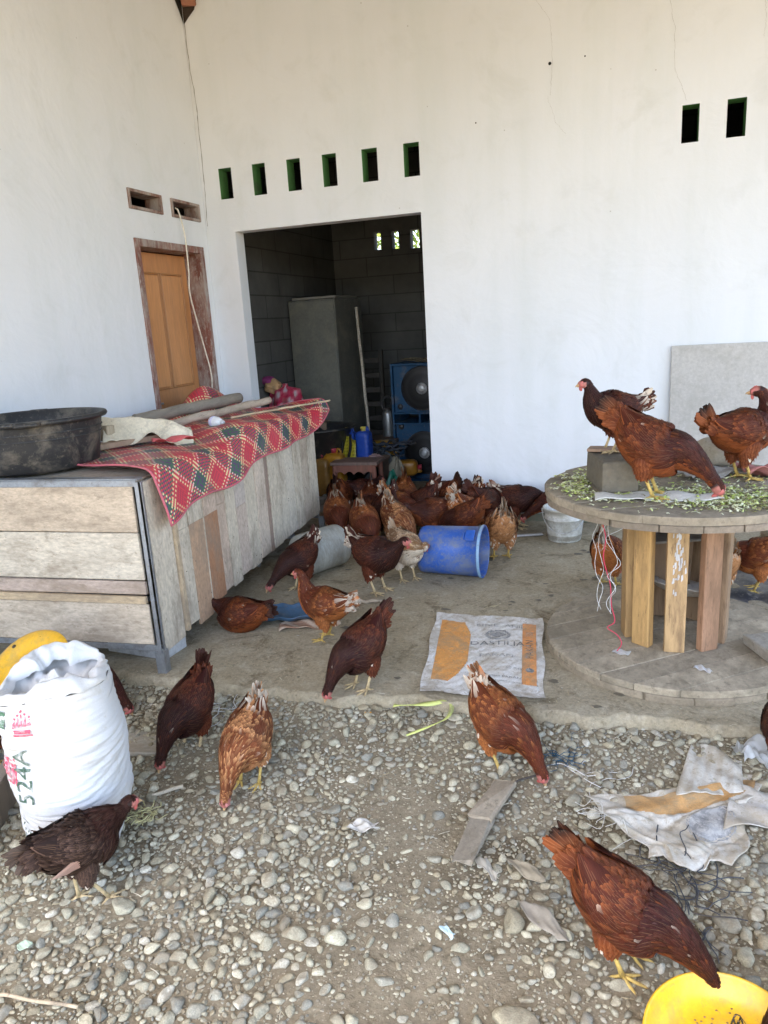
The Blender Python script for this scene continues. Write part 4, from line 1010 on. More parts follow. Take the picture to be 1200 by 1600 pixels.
g = MB(); g.lathe([(.0001, -.16), (.115, -.16), (.13, -.15), (.133, -.11), (.126, -.10), (.133, -.09), (.134, .08), (.127, .09), (.134, .10), (.131, .15), (.115, .162), (.10, .158), (.0001, .158)], 56, (.42, .42, .37)); g.build('drum_body', m_col('scuffed_white_plastic', .5, .2, 7, (.27, .26, .22), .5, 6, .1, 50, (1, 1, 3)), dr)
# blue plastic scrap under the hens
g = MB()
def scrap(u, v):
    x = -.17+.34*u; y = -.10+.20*v; cut = .03*math.sin(u*9); e = min(u, 1-u, v, 1-v)
    return (x*(1-.25*(v-.5)), y+cut*.4, .030-.018*math.sin(u*math.pi)*math.sin(v*math.pi)*1.3+.004*math.sin(u*22+v*7)+(.012 if e < .04 else 0))
g.grid(scrap, 50, 34, (.045, .12, .22)); o = g.build('plastic_scrap', M['plastic'], None, (-1.66, 3.36, .002), R(22), solid=.006); tag(o, 'crushed blue plastic scrap on the floor beneath the pecking dark hen', 'plastic scrap')
g = MB(); g.grid(lambda u, v: (-.16+.32*u, -.05+.10*v+.02*math.sin(u*7), .006+.006*math.sin(u*17)+.006*math.sin(v*6+u*5)), 30, 10, lambda u, v: (.34, .20, .13) if int(u*9+v*3) % 3 else (.52, .40, .30)); o = g.build('cardboard_scrap', M['cloth'], None, (-1.52, 3.27, .003), R(24), solid=.003); tag(o, 'torn brown and white cardboard scrap poking out from under the blue plastic scrap', 'cardboard')
pole('short_stick', 'short pale stick beside the rusty hen in front of the blue plastic scrap', (-1.42, 3.60, .012), (-1.24, 3.64, .012), .010, (.42, .34, .25), 6, .003, 'stick', False)
# ------------------------------------------------------------ cable spool used as a table
SX, SY = .24, 3.35
spool = thing('cable_spool', 'big wooden cable spool standing upright as a table on the slab edge', 'cable spool', (SX, SY, .002))
M['oldwood'] = m_col('grimy_spool_wood', .88, .25, 4, (.17, .14, .095), .38, 5, .35, 45, (1, .7, 1), fine=.2)
M['postwood'] = m_col('pine_post', .7, .45, 7, (.13, .075, .04), .34, 8, .35, 35, (1, 1, .16), fine=.15)
def disc(g, z0, z1, rad, col, seed, planks=9, ang=0.0):
    """two layers of planks cut to a circle, small gaps between the planks"""
    r = np.random.default_rng(seed); ew = 2*rad/planks; rad0 = rad
    for k in range(planks):
        rad = rad0; x0, x1 = -rad+k*ew+.0026, -rad+(k+1)*ew-.0026; rad = rad0*r.uniform(.985, 1.006); cc = np.array(col)*r.uniform(.82, 1.15); dz = r.uniform(-.002, .001); n = 9
        xs = np.linspace(x0, x1, n); top = []; bot = []
        for x in xs: h = math.sqrt(max(.0004, rad*rad-x*x)); top.append((x, h)); bot.append((x, -h))
        ring = bot+top[::-1]; ring = [(x*math.cos(ang)-y*math.sin(ang), x*math.sin(ang)+y*math.cos(ang)) for x, y in ring]; m_ = len(ring)
        b_ = .004; cx = sum(p[0] for p in ring)/m_; cyy = sum(p[1] for p in ring)/m_
        V = [(x, y, z0) for x, y in ring]+[(x, y, z1+dz-b_) for x, y in ring]+[(x-(x-cx)*.012*1, y-(y-cyy)*.012, z1+dz) for x, y in ring]
        F = [tuple(range(m_))[::-1], tuple(range(2*m_, 3*m_))]+[(i, (i+1) % m_, m_+(i+1) % m_, m_+i) for i in range(m_)]+[(m_+i, m_+(i+1) % m_, 2*m_+(i+1) % m_, 2*m_+i) for i in range(m_)]
        g.add(V, F, cc)
RD = .565
g = MB(); disc(g, 0, .030, RD, (.31, .255, .18), 1, 8, R(35)); disc(g, .031, .060, RD, (.37, .31, .22), 2, 9, R(-52)); g.build('base_disc', M['oldwood'], spool)
g = MB(); disc(g, .690, .718, RD, (.26, .21, .155), 3, 8, R(20)); disc(g, .719, .750, RD, (.30, .25, .18), 4, 9, R(-68)); g.build('top_disc', M['oldwood'], spool)
for k, (a, w) in enumerate(((197, .07), (229, .085), (268, .085), (309, .085), (345, .08), (20, .08), (60, .085), (100, .085), (140, .08), (168, .07))):
    a_ = R(a); px, py = .205*math.cos(a_), .205*math.sin(a_); col = ((.50, .31, .13), (.56, .34, .13), (.56, .36, .17), (.38, .21, .12), (.36, .24, .14))[k % 5 if k < 4 else 4]
    g = MB(); tw = Rz(a_+R((-4, 3, 2, -5)[k % 4])); g.box((px, py, .375), (.040, w, .631), col, tw, .004, jit=.0012)
    if k == 2:   # splash of white paint
        for _ in range(46):
            yy = RNG.normal(0, .013); zz = .50+RNG.normal(0, .055)+(-.09 if RNG.random() < .3 else 0); q = tw@np.array([.0210+.00012*_, yy, 0]); hh = RNG.uniform(.004, .017); ww = RNG.uniform(.0015, .005)
            dv = tw@np.array([0, ww, 0]); g.add([(px+q[0]-dv[0], py+q[1]-dv[1], zz-hh), (px+q[0]+dv[0], py+q[1]+dv[1], zz-hh*.6), (px+q[0]+dv[0]*.7, py+q[1]+dv[1]*.7, zz+hh), (px+q[0]-dv[0]*.8, py+q[1]-dv[1]*.8, zz+hh*.7)], [(0, 1, 2, 3)], (.68, .66, .64))
    g.build('post', M['postwood'], spool)
# things inside / on the spool
ty = thing('metal_dish', 'pale shallow dish wedged between the posts inside the spool', 'dish', (SX+.04, SY+.02, .24), rot=(R(-10), R(8), 0))
MB().lathe([(.0001, 0), (.06, .002), (.12, .02), (.15, .045), (.156, .047), (.152, .052), (.12, .030), (.06, .010), (.0001, .008)], 40, (.50, .46, .40)).build('dish_body', M['generic'], ty)
o = MB().box((0, 0, 0), (.20, .022, .24), (.30, .20, .12), Rx(.15), .003, jit=.001).build('wood_board', M['wood'], None, (SX-.02, SY+.12, .36), R(8)); tag(o, 'brown board standing inside the spool behind the front posts', 'board')
o = MB().box((0, 0, 0), (.26, .20, .012), (.34, .31, .27), Rx(-.1), .003, jit=.001).build('grey_board', M['wood'], None, (SX+.0, SY+.06, .495), R(20)); tag(o, 'grey flat board caught inside the spool above the pale dish', 'board')
o = MB().box((0, 0, 0), (.10, .22, .05), (.30, .27, .22), None, .004, jit=.004).build('wood_chunk', M['oldwood'], None, (SX+.37, SY-.18, .088), R(22)); tag(o, 'rough grey wood chunk lying on the right side of the spool base', 'wood chunk')
g = MB(); g.grid(lambda u, v: (-.035+.07*u, -.022+.044*v, .002+.003*math.sin(u*9+v*5)), 12, 8, (.55, .55, .52)); o = g.build('plastic_scrap', M['generic'], None, (SX-.22, SY-.26, .064), R(-20), solid=.001); tag(o, 'pale oval scrap on the spool base left of the posts', 'scrap')
g = MB(); g.grid(lambda u, v: (-.035+.07*u, -.022+.044*v*(1-.5*u), .003+.004*math.sin(u*12+v*5)), 12, 8, (.6, .58, .55)); o = g.build('paper_scrap', M['generic'], None, (SX+.10, SY-.36, .064), R(-30), solid=.001); tag(o, 'small crumpled white paper scrap on the front of the spool base', 'scrap')
blk = MB().box((0, 0, .068), (.155, .30, .136), (.165, .145, .11), None, .007, jit=.003).build('wooden_block', M['oldwood'], None, (SX-.275, SY-.045, .752), R(14)); tag(blk, 'square dark timber block carrying a hen on the left of the spool top', 'timber block')
o = MB().box((0, 0, 0), (.16, .07, .014), (.33, .22, .15), Rx(.05), .002, jit=.001).build('wood_chip', M['wood'], None, (SX-.30, SY+.03, .900), R(-8)); tag(o, 'thin brown wood offcut under the feet of the hen on the timber block', 'wood offcut')
g = MB(); g.grid(lambda u, v: (-.24+.48*u, -.065+.13*v+.012*math.sin(u*6), .012+.006*math.sin(u*8+v*3)+.004*math.sin(u*21)-.012*abs(v-.5)), 60, 16, (.60, .58, .52)); o = g.build('paper_sheet', M['cloth'], None, (SX-.10, SY-.27, .756), R(4), solid=.004); tag(o, 'dirty off-white folded sacking strip under the feet of the pecking hen on the spool', 'cloth')
# shredded cabbage
r = np.random.default_rng(4); g = MB()
for _ in range(2100):
    if r.random() < .55: x, y = r.normal(.16, .17), r.normal(-.27, .12)
    elif r.random() < .5: x, y = r.normal(-.38, .07), r.normal(-.05, .16)
    else: x, y = r.uniform(-.45, .5), r.uniform(-.45, .4)
    if x*x+y*y > (RD-.02)**2 or (-.36 < x < -.19 and -.20 < y < .11): continue
    L_, w_ = r.uniform(.005, .020), r.uniform(.0025, .007); a = r.uniform(0, 6.28); z = .752+abs(r.normal(0, .006)); dx_, dy_ = math.cos(a)*L_, math.sin(a)*L_; wx, wy = -math.sin(a)*w_, math.cos(a)*w_
    t1, t2 = r.uniform(-.004, .006, 2); c = [(.62, .66, .26), (.72, .74, .42), (.44, .54, .12), (.75, .75, .52), (.24, .21, .10)][r.integers(0, 5)]
    g.add([(x-dx_-wx, y-dy_-wy, z), (x-dx_+wx, y-dy_+wy, z+.002), (x, y+wy, z+.004+t1), (x+dx_+wx, y+dy_+wy, z+t2+.002), (x+dx_-wx, y+dy_-wy, z), (x, y-wy, z+.003+t1)], [(0, 1, 2, 5), (5, 2, 3, 4)], c)
o = g.build('shredded_cabbage', M['leafy'], None, (SX, SY, 0)); tag(o, 'pale green shredded cabbage and feed scraps strewn over the spool top', 'cabbage', kind='stuff')
# full burlap-like bag and red cloth behind on the spool
def bag(u, v):
    a = 2*math.pi*v; s = math.sin(math.pi*min(1, max(0, u)))**.35 if 0 < u < 1 else .02; w = 1+.05*math.sin(3*a+u*6)+.03*math.sin(u*23+a*2)
    return (-.15+.30*u, .085*s*math.cos(a)*w, .075+.075*s*math.sin(a)*w)
g = MB(); g.grid(bag, 50, 36, (.48, .43, .34)); o = g.build('cement_bag', M['cloth'], None, (SX+.215, SY+.36, .755), R(8)); tag(o, 'dusty grey-brown paper bag lying behind the hens on the spool top', 'bag')
g = MB(); g.grid(lambda u, v: (-.13+.26*u, -.08+.16*v, .03+.02*math.sin(u*8+v*2)+.012*math.sin(v*14+u*5)), 40, 26, (.36, .14, .12)); o = g.build('red_cloth', M['cloth'], None, (SX+.38, SY+.16, .757), R(20), solid=.004); tag(o, 'faded red cloth heaped on the right of the spool top', 'cloth')
g = MB(); g.grid(lambda u, v: (-.14+.28*u, -.06+.12*v, .014+.010*math.sin(u*9+v*2)+.006*math.sin(v*14+u*9)), 40, 20, (.34, .32, .29)); o = g.build('grey_cloth', M['cloth'], None, (SX+.14, SY+.16, .757), R(35), solid=.004); tag(o, 'grey rumpled sacking in the middle of the spool top behind the pecking hen', 'cloth')
# strings hanging from the top
st = thing('hanging_strings', 'tangle of white and red strings hanging from the left side of the spool top', 'string', (SX-.30, SY-.28, .70))
def strand(g, pts, r_, c): g.tube(catmull(pts, 60), r_, 5, c)
for k in range(4):
    g = MB(); x0, y0 = RNG.uniform(-.04, .05), RNG.uniform(-.03, .03); pts = [(x0, y0, 0)]
    for i in range(8): pts.append((x0+RNG.normal(0, .016)-(.03 if k > 3 else 0), y0+RNG.normal(0, .012), -.055*(i+1)*(1 if k < 4 else .6)))
    strand(g, pts, .0010, (.75, .74, .72)); g.build('white_string', M['cloth'], st)
g = MB(); strand(g, [(.0, 0, .0), (-.005, .0, -.05), (.008, 0, -.12), (.0, 0, -.2), (.015, 0, -.27), (.03, .01, -.33), (.035, .02, -.42), (.05, .03, -.50), (.02, .03, -.53), (.06, .03, -.56), (.08, .03, -.60), (.06, .03, -.64)], .0022, (.62, .05, .10)); g.build('red_string', M['cloth'], st)
# board leaning on the wall
o = MB().box((0, 0, .62), (.85, .014, 1.24), (.50, .48, .45), None, .002).build('cement_board', m_col('fibre_cement', .85, .10, 3, (.38, .36, .32), .25, 5, .2, 60), None, (.735, 5.33, .0)); o.rotation_euler = (R(-3.0), 0, 0); tag(o, 'large grey fibre cement board leaning against the white wall behind the spool', 'board')
# black tarp
def tarp(u, v): return (-.45+.9*u, -.28+.56*v+.04*math.sin(u*5), .012+.010*math.sin(u*11+v*5)+.008*math.sin(v*17+u*9)+.006*math.sin(u*31))
g = MB(); g.grid(tarp, 80, 50, (.035, .036, .042)); o = g.build('black_tarp', m_col('black_sheet', .5, .2, 6, (.24, .22, .19), .45, 6, .2, 40), None, (.86, 4.06, .002), R(-14), solid=.003); tag(o, 'crumpled dusty black plastic tarp on the slab to the right behind the spool', 'tarp')
for (x, y, z, s, lab) in ((.86, 4.55, 0, 1, 'dark blocky rubble heap behind the spool at the right edge'),):
    g = MB()
    for k in range(3): g.blob((RNG.uniform(-.12, .12), RNG.uniform(-.08, .08), .05+.06*k), (.13, .10, .07), (.14, .12, .10), 0, 8, None, .2)
    o = g.build('soil_heap', M['earth'], None, (x, y, z)); tag(o, lab, 'heap')

# ------------------------------------------------------------ flat printed sack on the slab
fs = thing('printed_sack', 'flattened dirty white sack with orange panels and black print on the slab', 'flat sack', (-.58, 3.10, .004))
FC_ = [(-.906+.58, 3.518-3.10), (-.359+.58, 3.539-3.10), (-.268+.58, 2.717-3.10), (-.776+.58, 2.67-3.10)]   # back left, back right, front right, front left
def fsp(u, v, off=0):
    """u left to right, v back to front"""
    A, B, C_, D_ = [np.array(p) for p in FC_]; p = (1-u)*(1-v)*A+u*(1-v)*B+u*v*C_+(1-u)*v*D_
    e = min(u, 1-u, v, 1-v)
    p = p+np.array([.006*math.sin(v*13)*(u < .05 or u > .95), .008*math.sin(u*11+1)])
    z = .006+.0008*math.sin(v*75+5*math.sin(u*9+v*4))+.0008*math.sin(u*48+v*19+4*math.sin(v*8))+.002*math.sin(u*7+v*5)+.0012*math.sin(u*21-v*17+3*math.sin(u*6))+.0006*math.sin(u*97+v*83)+.010*max(0, v-.93)/.07*(.5+.5*math.sin(u*9))
    return np.array([p[0], p[1], max(z, .0015)+off])
M['flatsack'] = m_col('dirty_woven_sack', .6, .10, 7, (.33, .27, .18), .42, 7, .35, 150, fine=.12)
g = MB(); g.grid(fsp, 110, 120, (.74, .73, .70)); g.build('sack_sheet', M['flatsack'], fs)
M['flatprint'] = m_col('dirty_print', .6, .2, 8, (.30, .24, .15), .36, 8, .3, 150, fine=.2)
def patchp(name, inside, col, du=.01, off=.0014, mat=None):
    g = MB(); n = 100; V = {}; F = []; VV = []
    def vid(i, j):
        if (i, j) not in V: V[(i, j)] = len(VV); VV.append(fsp(i/n, j/n, off))
        return V[(i, j)]
    for i in range(n):
        for j in range(n):
            if inside((i+.5)/n, (j+.5)/n): F.append((vid(i, j), vid(i+1, j), vid(i+1, j+1), vid(i, j+1)))
    C = np.array([col(*fsp_uv) if callable(col) else col for fsp_uv in [(0, 0)]*len(VV)]); g.add(VV, F, C, 0, True); return g.build(name, mat or M['flatprint'], fs)
patchp('orange_panel', lambda u, v: .07 < u < .36 and .12 < v < .86 and (u < .36 and ((u-.07)/.31)**2+((v-.45)/.46)**2 < 1.0), (.74, .34, .09))
patchp('orange_panel', lambda u, v: .82 < u < .945 and .10 < v < .86, (.76, .32, .10))
M['blackprint'] = m_col('worn_black_print', .6, .3, 20, (.5, .49, .46), .45, 22, 0, 60)
def flat_text(txt, size, u0, v0, sx=1, col=(.10, .10, .10), rot=False, nm='print'):
    V, F = mesh_text(txt, size); V2 = []
    for x, y, _ in V:
        x *= sx
        if rot: x, y = -y, x
        V2.append(fsp(u0+x/.53, v0-y/.83, .0024))
    g = MB(); g.add(V2, F, col, 0, True); return g.build(nm, M['blackprint'], fs)
flat_text('DASTILIA', .062, .60, .40, 1.0); flat_text('FINE', .045, .50, .155, 1.2, (.25, .24, .23)); flat_text('ANIL', .045, .75, .155, 1.0, (.2, .2, .2))
flat_text('PAKAN', .040, .60, .56, 1.2, (.2, .2, .2)); flat_text('50 KG', .028, .75, .70, 1, (.15, .15, .15)); flat_text('ISI BERSIH PAKAN', .024, .62, .80, 1.1, (.15, .15, .15)); flat_text('SIMPAN DI TEMPAT KERING', .018, .62, .85, 1.0, (.2, .2, .2))
flat_text('PAKAN', .05, .885, .45, 1.2, (.16, .10, .06), True); flat_text('IIII', .05, .885, .25, 1, (.2, .12, .07), True)
patchp('emblem', lambda u, v: .55 < ((u-.60)/.115)**2+((v-.285)/.062)**2 < 1.0 or ((u-.60)/.07)**2+((v-.285)/.032)**2 < 1.0, (.20, .20, .20), mat=M['blackprint'], off=.0022)
patchp('emblem', lambda u, v: ((u-.885)/.035)**2+((v-.70)/.025)**2 < 1.0, (.16, .15, .14), mat=M['blackprint'], off=.0025)

# ------------------------------------------------------------ crumpled sack on the pebbles
cs = thing('crumpled_sack', 'torn dirty white sack crumpled on the pebbles, with orange stripe and grey oval', 'torn sack', (.15, 2.18, -.085))
def poly_sheet(P, fz, n=70, col=(1, 1, 1)):
    """P: quad corners (bl, br, tr, tl) with extra waviness; returns point function"""
    A, B, C_, D_ = [np.array(p, float) for p in P]
    def f(u, v, off=0):
        p = (1-u)*(1-v)*A+u*(1-v)*B+u*v*C_+(1-u)*v*D_
        return np.array([p[0], p[1], fz(u, v)*.8+off])
    return f
folds = lambda u, v: .026+.009*math.sin(u*5+v*4)+.016*abs(math.sin(u*4-v*5+1))+.010*abs(math.sin(u*7+v*9+2*math.sin(u*3)))+.003*math.sin(v*31-u*13)+.002*math.sin(u*57+v*41)
f1 = poly_sheet([(-.05, -.24), (.17, -.21), (.33, .26), (-.24, .02)], folds)
def f1b(u, v, off=0):
    p = f1(u, v, off); p[0] += .02*math.sin(v*9)+.012*math.sin(u*13+v*5); p[1] += .02*math.sin(u*8+1)+.010*math.sin(v*15); return p
g = MB(); g.grid(f1b, 90, 90, (.60, .57, .50)); g.build('sheet', M['flatsack'], cs, solid=.003)
f2 = poly_sheet([(.04, .08), (.25, .14), (.27, .33), (.12, .43)], lambda u, v: .050+.014*abs(math.sin(u*4+v*3))+.006*math.sin(v*11+u*7)+.002*math.sin(u*31))
g = MB(); g.grid(lambda u, v: f2(u, v), 50, 60, (.60, .58, .52)); g.build('sheet', M['flatsack'], cs, solid=.003)
f3 = poly_sheet([(.17, -.05), (.38, .02), (.42, .16), (.22, .18)], lambda u, v: .045+.014*abs(math.sin(u*5+v*4))+.006*math.sin(v*13+u*7))
g = MB(); g.grid(lambda u, v: f3(u, v), 40, 40, (.58, .55, .50)); g.build('sheet', M['flatsack'], cs, solid=.003)
def patch_on(name, fn, inside, col, mat, off=.0034, n=90):
    g = MB(); V = {}; F = []; VV = []
    def vid(i, j):
        if (i, j) not in V: V[(i, j)] = len(VV); VV.append(fn(i/n, j/n, off))
        return V[(i, j)]
    for i in range(n):
        for j in range(n):
            if inside((i+.5)/n, (j+.5)/n): F.append((vid(i, j), vid(i+1, j), vid(i+1, j+1), vid(i, j+1)))
    g.add(VV, F, col, 0, True); return g.build(name, mat, cs)
patch_on('orange_stripe', f1b, lambda u, v: .16 < u < .96 and .80-.10*math.sin(u*3.2) < v < .93, (.52, .30, .12), M['flatprint'])
patch_on('oval_emblem', f1b, lambda u, v: ((u-.76)/.17)**2+((v-.42)/.15)**2 < 1 and not .74 < ((u-.76)/.17)**2+((v-.42)/.15)**2 < .86, (.20, .20, .20), M['blackprint'])
g = MB()
for k in range(14):   # frayed threads
    p = np.array(f1b(0, RNG.uniform(.3, 1))); q = p+np.array([RNG.uniform(-.09, -.01), RNG.uniform(-.05, .05), RNG.uniform(-.02, .01)]); g.tube(catmull([p, (p+q)/2+RNG.normal(0, .012, 3), q], 8), .0011, 4, (.60, .58, .52))
g.build('frayed_threads', M['cloth'], cs)
g = MB(); g.grid(lambda u, v: (-.10+.2*u, -.06+.12*v+.02*math.sin(u*7), .03+.022*math.sin(u*9+v*4)+.016*math.sin(v*13-u*8)+.006*math.sin(u*31+v*23)), 40, 30, (.9, .9, .9)); o = g.build('clear_plastic_bag', M['film'], None, (.50, 2.50, -.02), R(12)); tag(o, 'crumpled clear plastic bag on top of the torn white sack at the right edge', 'plastic bag')

# ------------------------------------------------------------ odds and ends on the pebbles
pl = thing('feeder_dish', 'bright yellow plastic feeder dish at the bottom right with the large hen eating from it', 'feeder dish', (.245, 1.39, -.092), rot=(R(6), R(-4), 0))
g = MB(); g.lathe([(.0001, .012), (.05, .014), (.095, .012), (.115, .012), (.145, .028), (.163, .055), (.166, .060), (.170, .060), (.171, .055), (.150, .024), (.118, .004), (.0001, .004)], 72, (.82, .47, .025)); g.build('dish_body', M['yellow'], pl)
g = MB()
for k in range(160): a = RNG.uniform(0, 6.28); q = RNG.uniform(.02, .12); g.blob((q*math.cos(a), q*math.sin(a), .016), (.003, .002, .0016), (.25, .16, .07), 0, 4)
tag(g.build('feed_crumbs', M['generic'], pl), kind='stuff')
for k, (x_, y_) in enumerate(((-.075, -.02), (.05, .075))):
    g = MB()
    for i in range(7): g.tube(catmull([(x_+RNG.normal(0, .008), y_+RNG.normal(0, .008), .018), (x_+RNG.normal(0, .014), y_+RNG.normal(0, .014), .022), (x_+RNG.normal(0, .02), y_+RNG.normal(0, .02), .018)], 8), .0018, 4, (.06, .06, .05))
    g.blob((x_+.006, y_-.018, .022), (.006, .006, .005), (.8, .8, .78), 0, 6)
    o = g.build('dropping', M['generic'], None, (.225, 1.385, -.088)); tag(o, ('dark and white dropping near the left side of the yellow dish', 'dark and white dropping near the head of the hen in the yellow dish')[k], 'dropping')
# strap
def ribbon(pts, w, col, name, label, cat, mat, z=0, tw=.0):
    Q = catmull(np.array(pts, float), 70); T_ = np.gradient(Q, axis=0); g = MB(); V = []
    for i, (q, t) in enumerate(zip(Q, T_)):
        s = nrm(np.cross(t, [0, 0, 1])); s = s+np.array([0, 0, tw*math.sin(i*.22)]); ww = w(i/69) if callable(w) else w; V += [q-s*ww-Q[0], q-Q[0]+np.array([0, 0, .002]), q+s*ww-Q[0]]
    g.add(V, [(3*i+j, 3*i+3+j, 3*i+4+j, 3*i+1+j) for i in range(69) for j in (0, 1)], col, 0, True); o = g.build(name, mat, None, tuple(Q[0]), solid=.0015); return tag(o, label, cat)
ribbon([(-.865, 2.595, -.018), (-.80, 2.60, -.012), (-.72, 2.62, -.008), (-.655, 2.645, -.004), (-.628, 2.62, -.012), (-.63, 2.54, -.016), (-.68, 2.48, -.022), (-.76, 2.41, -.032)], lambda t: .013-.009*t, (.60, .64, .20), 'plastic_strap', 'flat yellow-green plastic strap looped on the pebbles below the flat printed sack', 'strap', M['plastic'], tw=.5)
# piece of bent cardboard/old wood
g = MB(); g.box((.012, .10, .020), (.075, .21, .016), (.36, .30, .22), Rz(R(-14))@Rx(R(3)), .003, jit=.004); g.box((-.018, -.095, .014), (.066, .235, .014), (.30, .26, .20), Rz(R(-5))@Rx(R(-3)), .003, jit=.004); o = g.build('broken_board', M['oldwood'], None, (-.395, 2.03, -.080), 0); tag(o, 'broken grey-brown board piece on the earth below the hen with the white-tipped tail', 'board piece')
pole('thin_twig', 'thin dark twig reaching from the broken board towards the pecking hen', (-.36, 2.24, -.07), (-.22, 2.33, -.06), .0035, (.08, .07, .06), 6, .002, 'twig', False)
pole('thin_stick', 'thin straw-coloured stick lying left of the torn white sack', (.02, 2.375, -.075), (.24, 2.42, -.07), .0055, (.50, .38, .20), 6, .001, 'stick', False)
pole('thin_stick', 'long pale thin stick on the pebbles at the bottom left corner', (-1.47, 1.115, -.08), (-1.24, 1.135, -.078), .0045, (.50, .40, .27), 6, .001, 'stick', False)
pole('short_stick', 'short pale stick on the earth between the dark hen and the scruffy hen', (-1.575, 1.93, -.088), (-1.49, 2.0, -.085), .0065, (.60, .52, .40), 5, .001, 'stick', False)
def tangle(name, label, cat, loc, n, ext, r_, col, lift=.02, seg=5, mat=None):
    g = MB()
    for _ in range(n):
        p = np.array([RNG.normal(0, ext*.4), RNG.normal(0, ext*.3), RNG.uniform(.0, lift)]); dv = RNG.normal(0, 1, 2); dv /= np.linalg.norm(dv); pts = [p]
        for k in range(seg): dv = dv+RNG.normal(0, .45, 2); dv /= np.linalg.norm(dv); p = p+np.array([dv[0]*ext*.28, dv[1]*ext*.28, RNG.normal(0, lift*.25)]); p[2] = min(max(p[2], .002), lift*1.5); pts.append(p)
        c = np.array(col)*RNG.uniform(.8, 1.15); g.tube(catmull(pts, 14), r_*RNG.uniform(.7, 1.2), 4, c)
    o = g.build(name, mat or M['cloth'], None, loc); return tag(o, label, cat)
tangle('blue_string', 'tangled tuft of blue nylon string in front of the beak of the white-tailed hen', 'string', (-.185, 2.43, -.075), 40, .07, .0012, (.03, .10, .16), .03)
tangle('white_string', 'loose white plastic strings on the earth near the dark hen by the crate leg', 'string', (-1.62, 2.50, -.062), 26, .13, .0017, (.62, .62, .60), .03)
tangle('dry_straw', 'small pale tuft of dry straw near the foot of the white feed sack', 'straw', (-1.53, 1.82, -.088), 36, .055, .0020, (.52, .47, .24), .02, 3)
tangle('green_straw', 'greenish dry grass stalks beside the loose white strings', 'grass', (-1.66, 2.40, -.08), 14, .10, .0016, (.30, .30, .12), .02, 4)
tangle('black_netting', 'twisted dark grey netting strips on the pebbles below the torn white sack', 'netting', (.20, 1.90, -.08), 22, .12, .0018, (.06, .065, .075), .03, 5)
tangle('black_netting', 'dark plastic shreds on the pebbles right of the large chestnut hen', 'netting', (.19, 1.73, -.085), 10, .08, .0016, (.07, .08, .10), .02, 4)
tangle('white_thread', 'thin white thread curled on the pebbles left of the straw-coloured stick', 'thread', (-.03, 2.36, -.075), 9, .12, .0014, (.62, .60, .56), .02, 5)
r = np.random.default_rng(8); g = MB()
for _ in range(420):
    x, y = r.uniform(-2.2, .9), r.uniform(.95, 4.8)
    z = gz(x, y)+.012 if y < edge_y(x) else .004
    L_ = r.uniform(.008, .04); a = r.uniform(0, 6.28); p = np.array([x, y, z]); q = p+[math.cos(a)*L_, math.sin(a)*L_, r.uniform(-.002, .006)]
    g.tube([p, (p+q)/2+r.normal(0, .0015, 3), q], r.uniform(.0006, .0014), 4, np.array([(.50, .42, .25), (.35, .28, .16), (.6, .55, .42), (.2, .15, .1)][r.integers(0, 4)]))
tag(g.build('straw_litter', M['cloth']), 'bits of straw and stalk scattered over the yard and slab', 'straw litter', kind='stuff')
def scrapm(name, label, cat, loc, w, h, col, rz=0, amp=.006, mat=None, crum=1):
    g = MB(); ph = RNG.uniform(0, 6, 4)
    g.grid(lambda u, v: (w*(u-.5)*(1+.2*math.sin(v*5+ph[0])), h*(v-.5)*(1+.25*math.sin(u*6+ph[1])), .003+amp*.6*(1.5+math.sin(u*5*crum+v*4+ph[2])+.5*math.sin(v*7*crum-u*4+ph[3])+.3*math.sin(u*17+v*15+ph[0]))), 22, 16, col); o = g.build(name, mat or M['generic'], None, loc, rz, solid=.0012); return tag(o, label, cat)
scrapm('plastic_wrapper', 'tiny pale blue and white plastic sachet on the bare earth', 'wrapper', (-.415, 1.585, -.088), .045, .018, (.55, .72, .78), R(-38), .002)
o = scrapm('tissue_scrap', 'dirty whitish crumpled tissue on the pebbles in the middle of the yard', 'tissue', (-.77, 1.93, -.085), .09, .045, (.50, .47, .42), R(10), .010, crum=1.6)
scrapm('green_wrapper', 'small green and white scrap at the far left of the pebbles', 'wrapper', (-1.52, 1.26, -.085), .035, .028, (.50, .60, .45), R(20), .002)
scrapm('cloth_scrap', 'pale torn cloth scrap on the earth below the broken board', 'cloth', (-.35, 1.84, -.088), .09, .03, (.45, .41, .34), R(-50), .006)
scrapm('torn_sack_scrap', 'torn sacking strip on the earth just left of the large chestnut hen', 'sacking', (-.17, 1.68, -.088), .15, .05, (.34, .30, .24), R(-40), .007)
scrapm('husk_scrap', 'brownish husk scraps on the earth right of the broken board', 'husk', (-.24, 1.86, -.088), .12, .04, (.33, .28, .20), R(-30), .006)
scrapm('orange_leaf', 'small orange peel on the earth in front of the slab edge', 'peel', (-.965, 2.55, -.045), .025, .018, (.70, .34, .03), 0, .003)
# droppings / wet patches on the slab with a shape of their own
r = np.random.default_rng(12); g = MB()
for _ in range(70):
    x, y = r.uniform(-1.7, .2), r.uniform(2.7, 4.9); a = r.uniform(.006, .028); n_ = 9; ph = r.uniform(0, 6)
    V = [(x, y, .0065)]+[(x+a*(1+.4*math.sin(3*t+ph))*math.cos(t), y+.7*a*(1+.3*math.sin(2*t+ph))*math.sin(t), .0045) for t in np.linspace(0, 2*math.pi, n_, endpoint=False)]
    g.add(V, [(0, i+1, (i+1) % n_+1) for i in range(n_)], [(.13, .11, .07), (.17, .14, .09), (.10, .09, .05), (.45, .43, .38)][r.integers(0, 4)] if a < .012 else (.14, .12, .085), 0, True)
tag(g.build('droppings', M['generic']), 'chicken droppings dotted over the slab', 'droppings', kind='stuff')

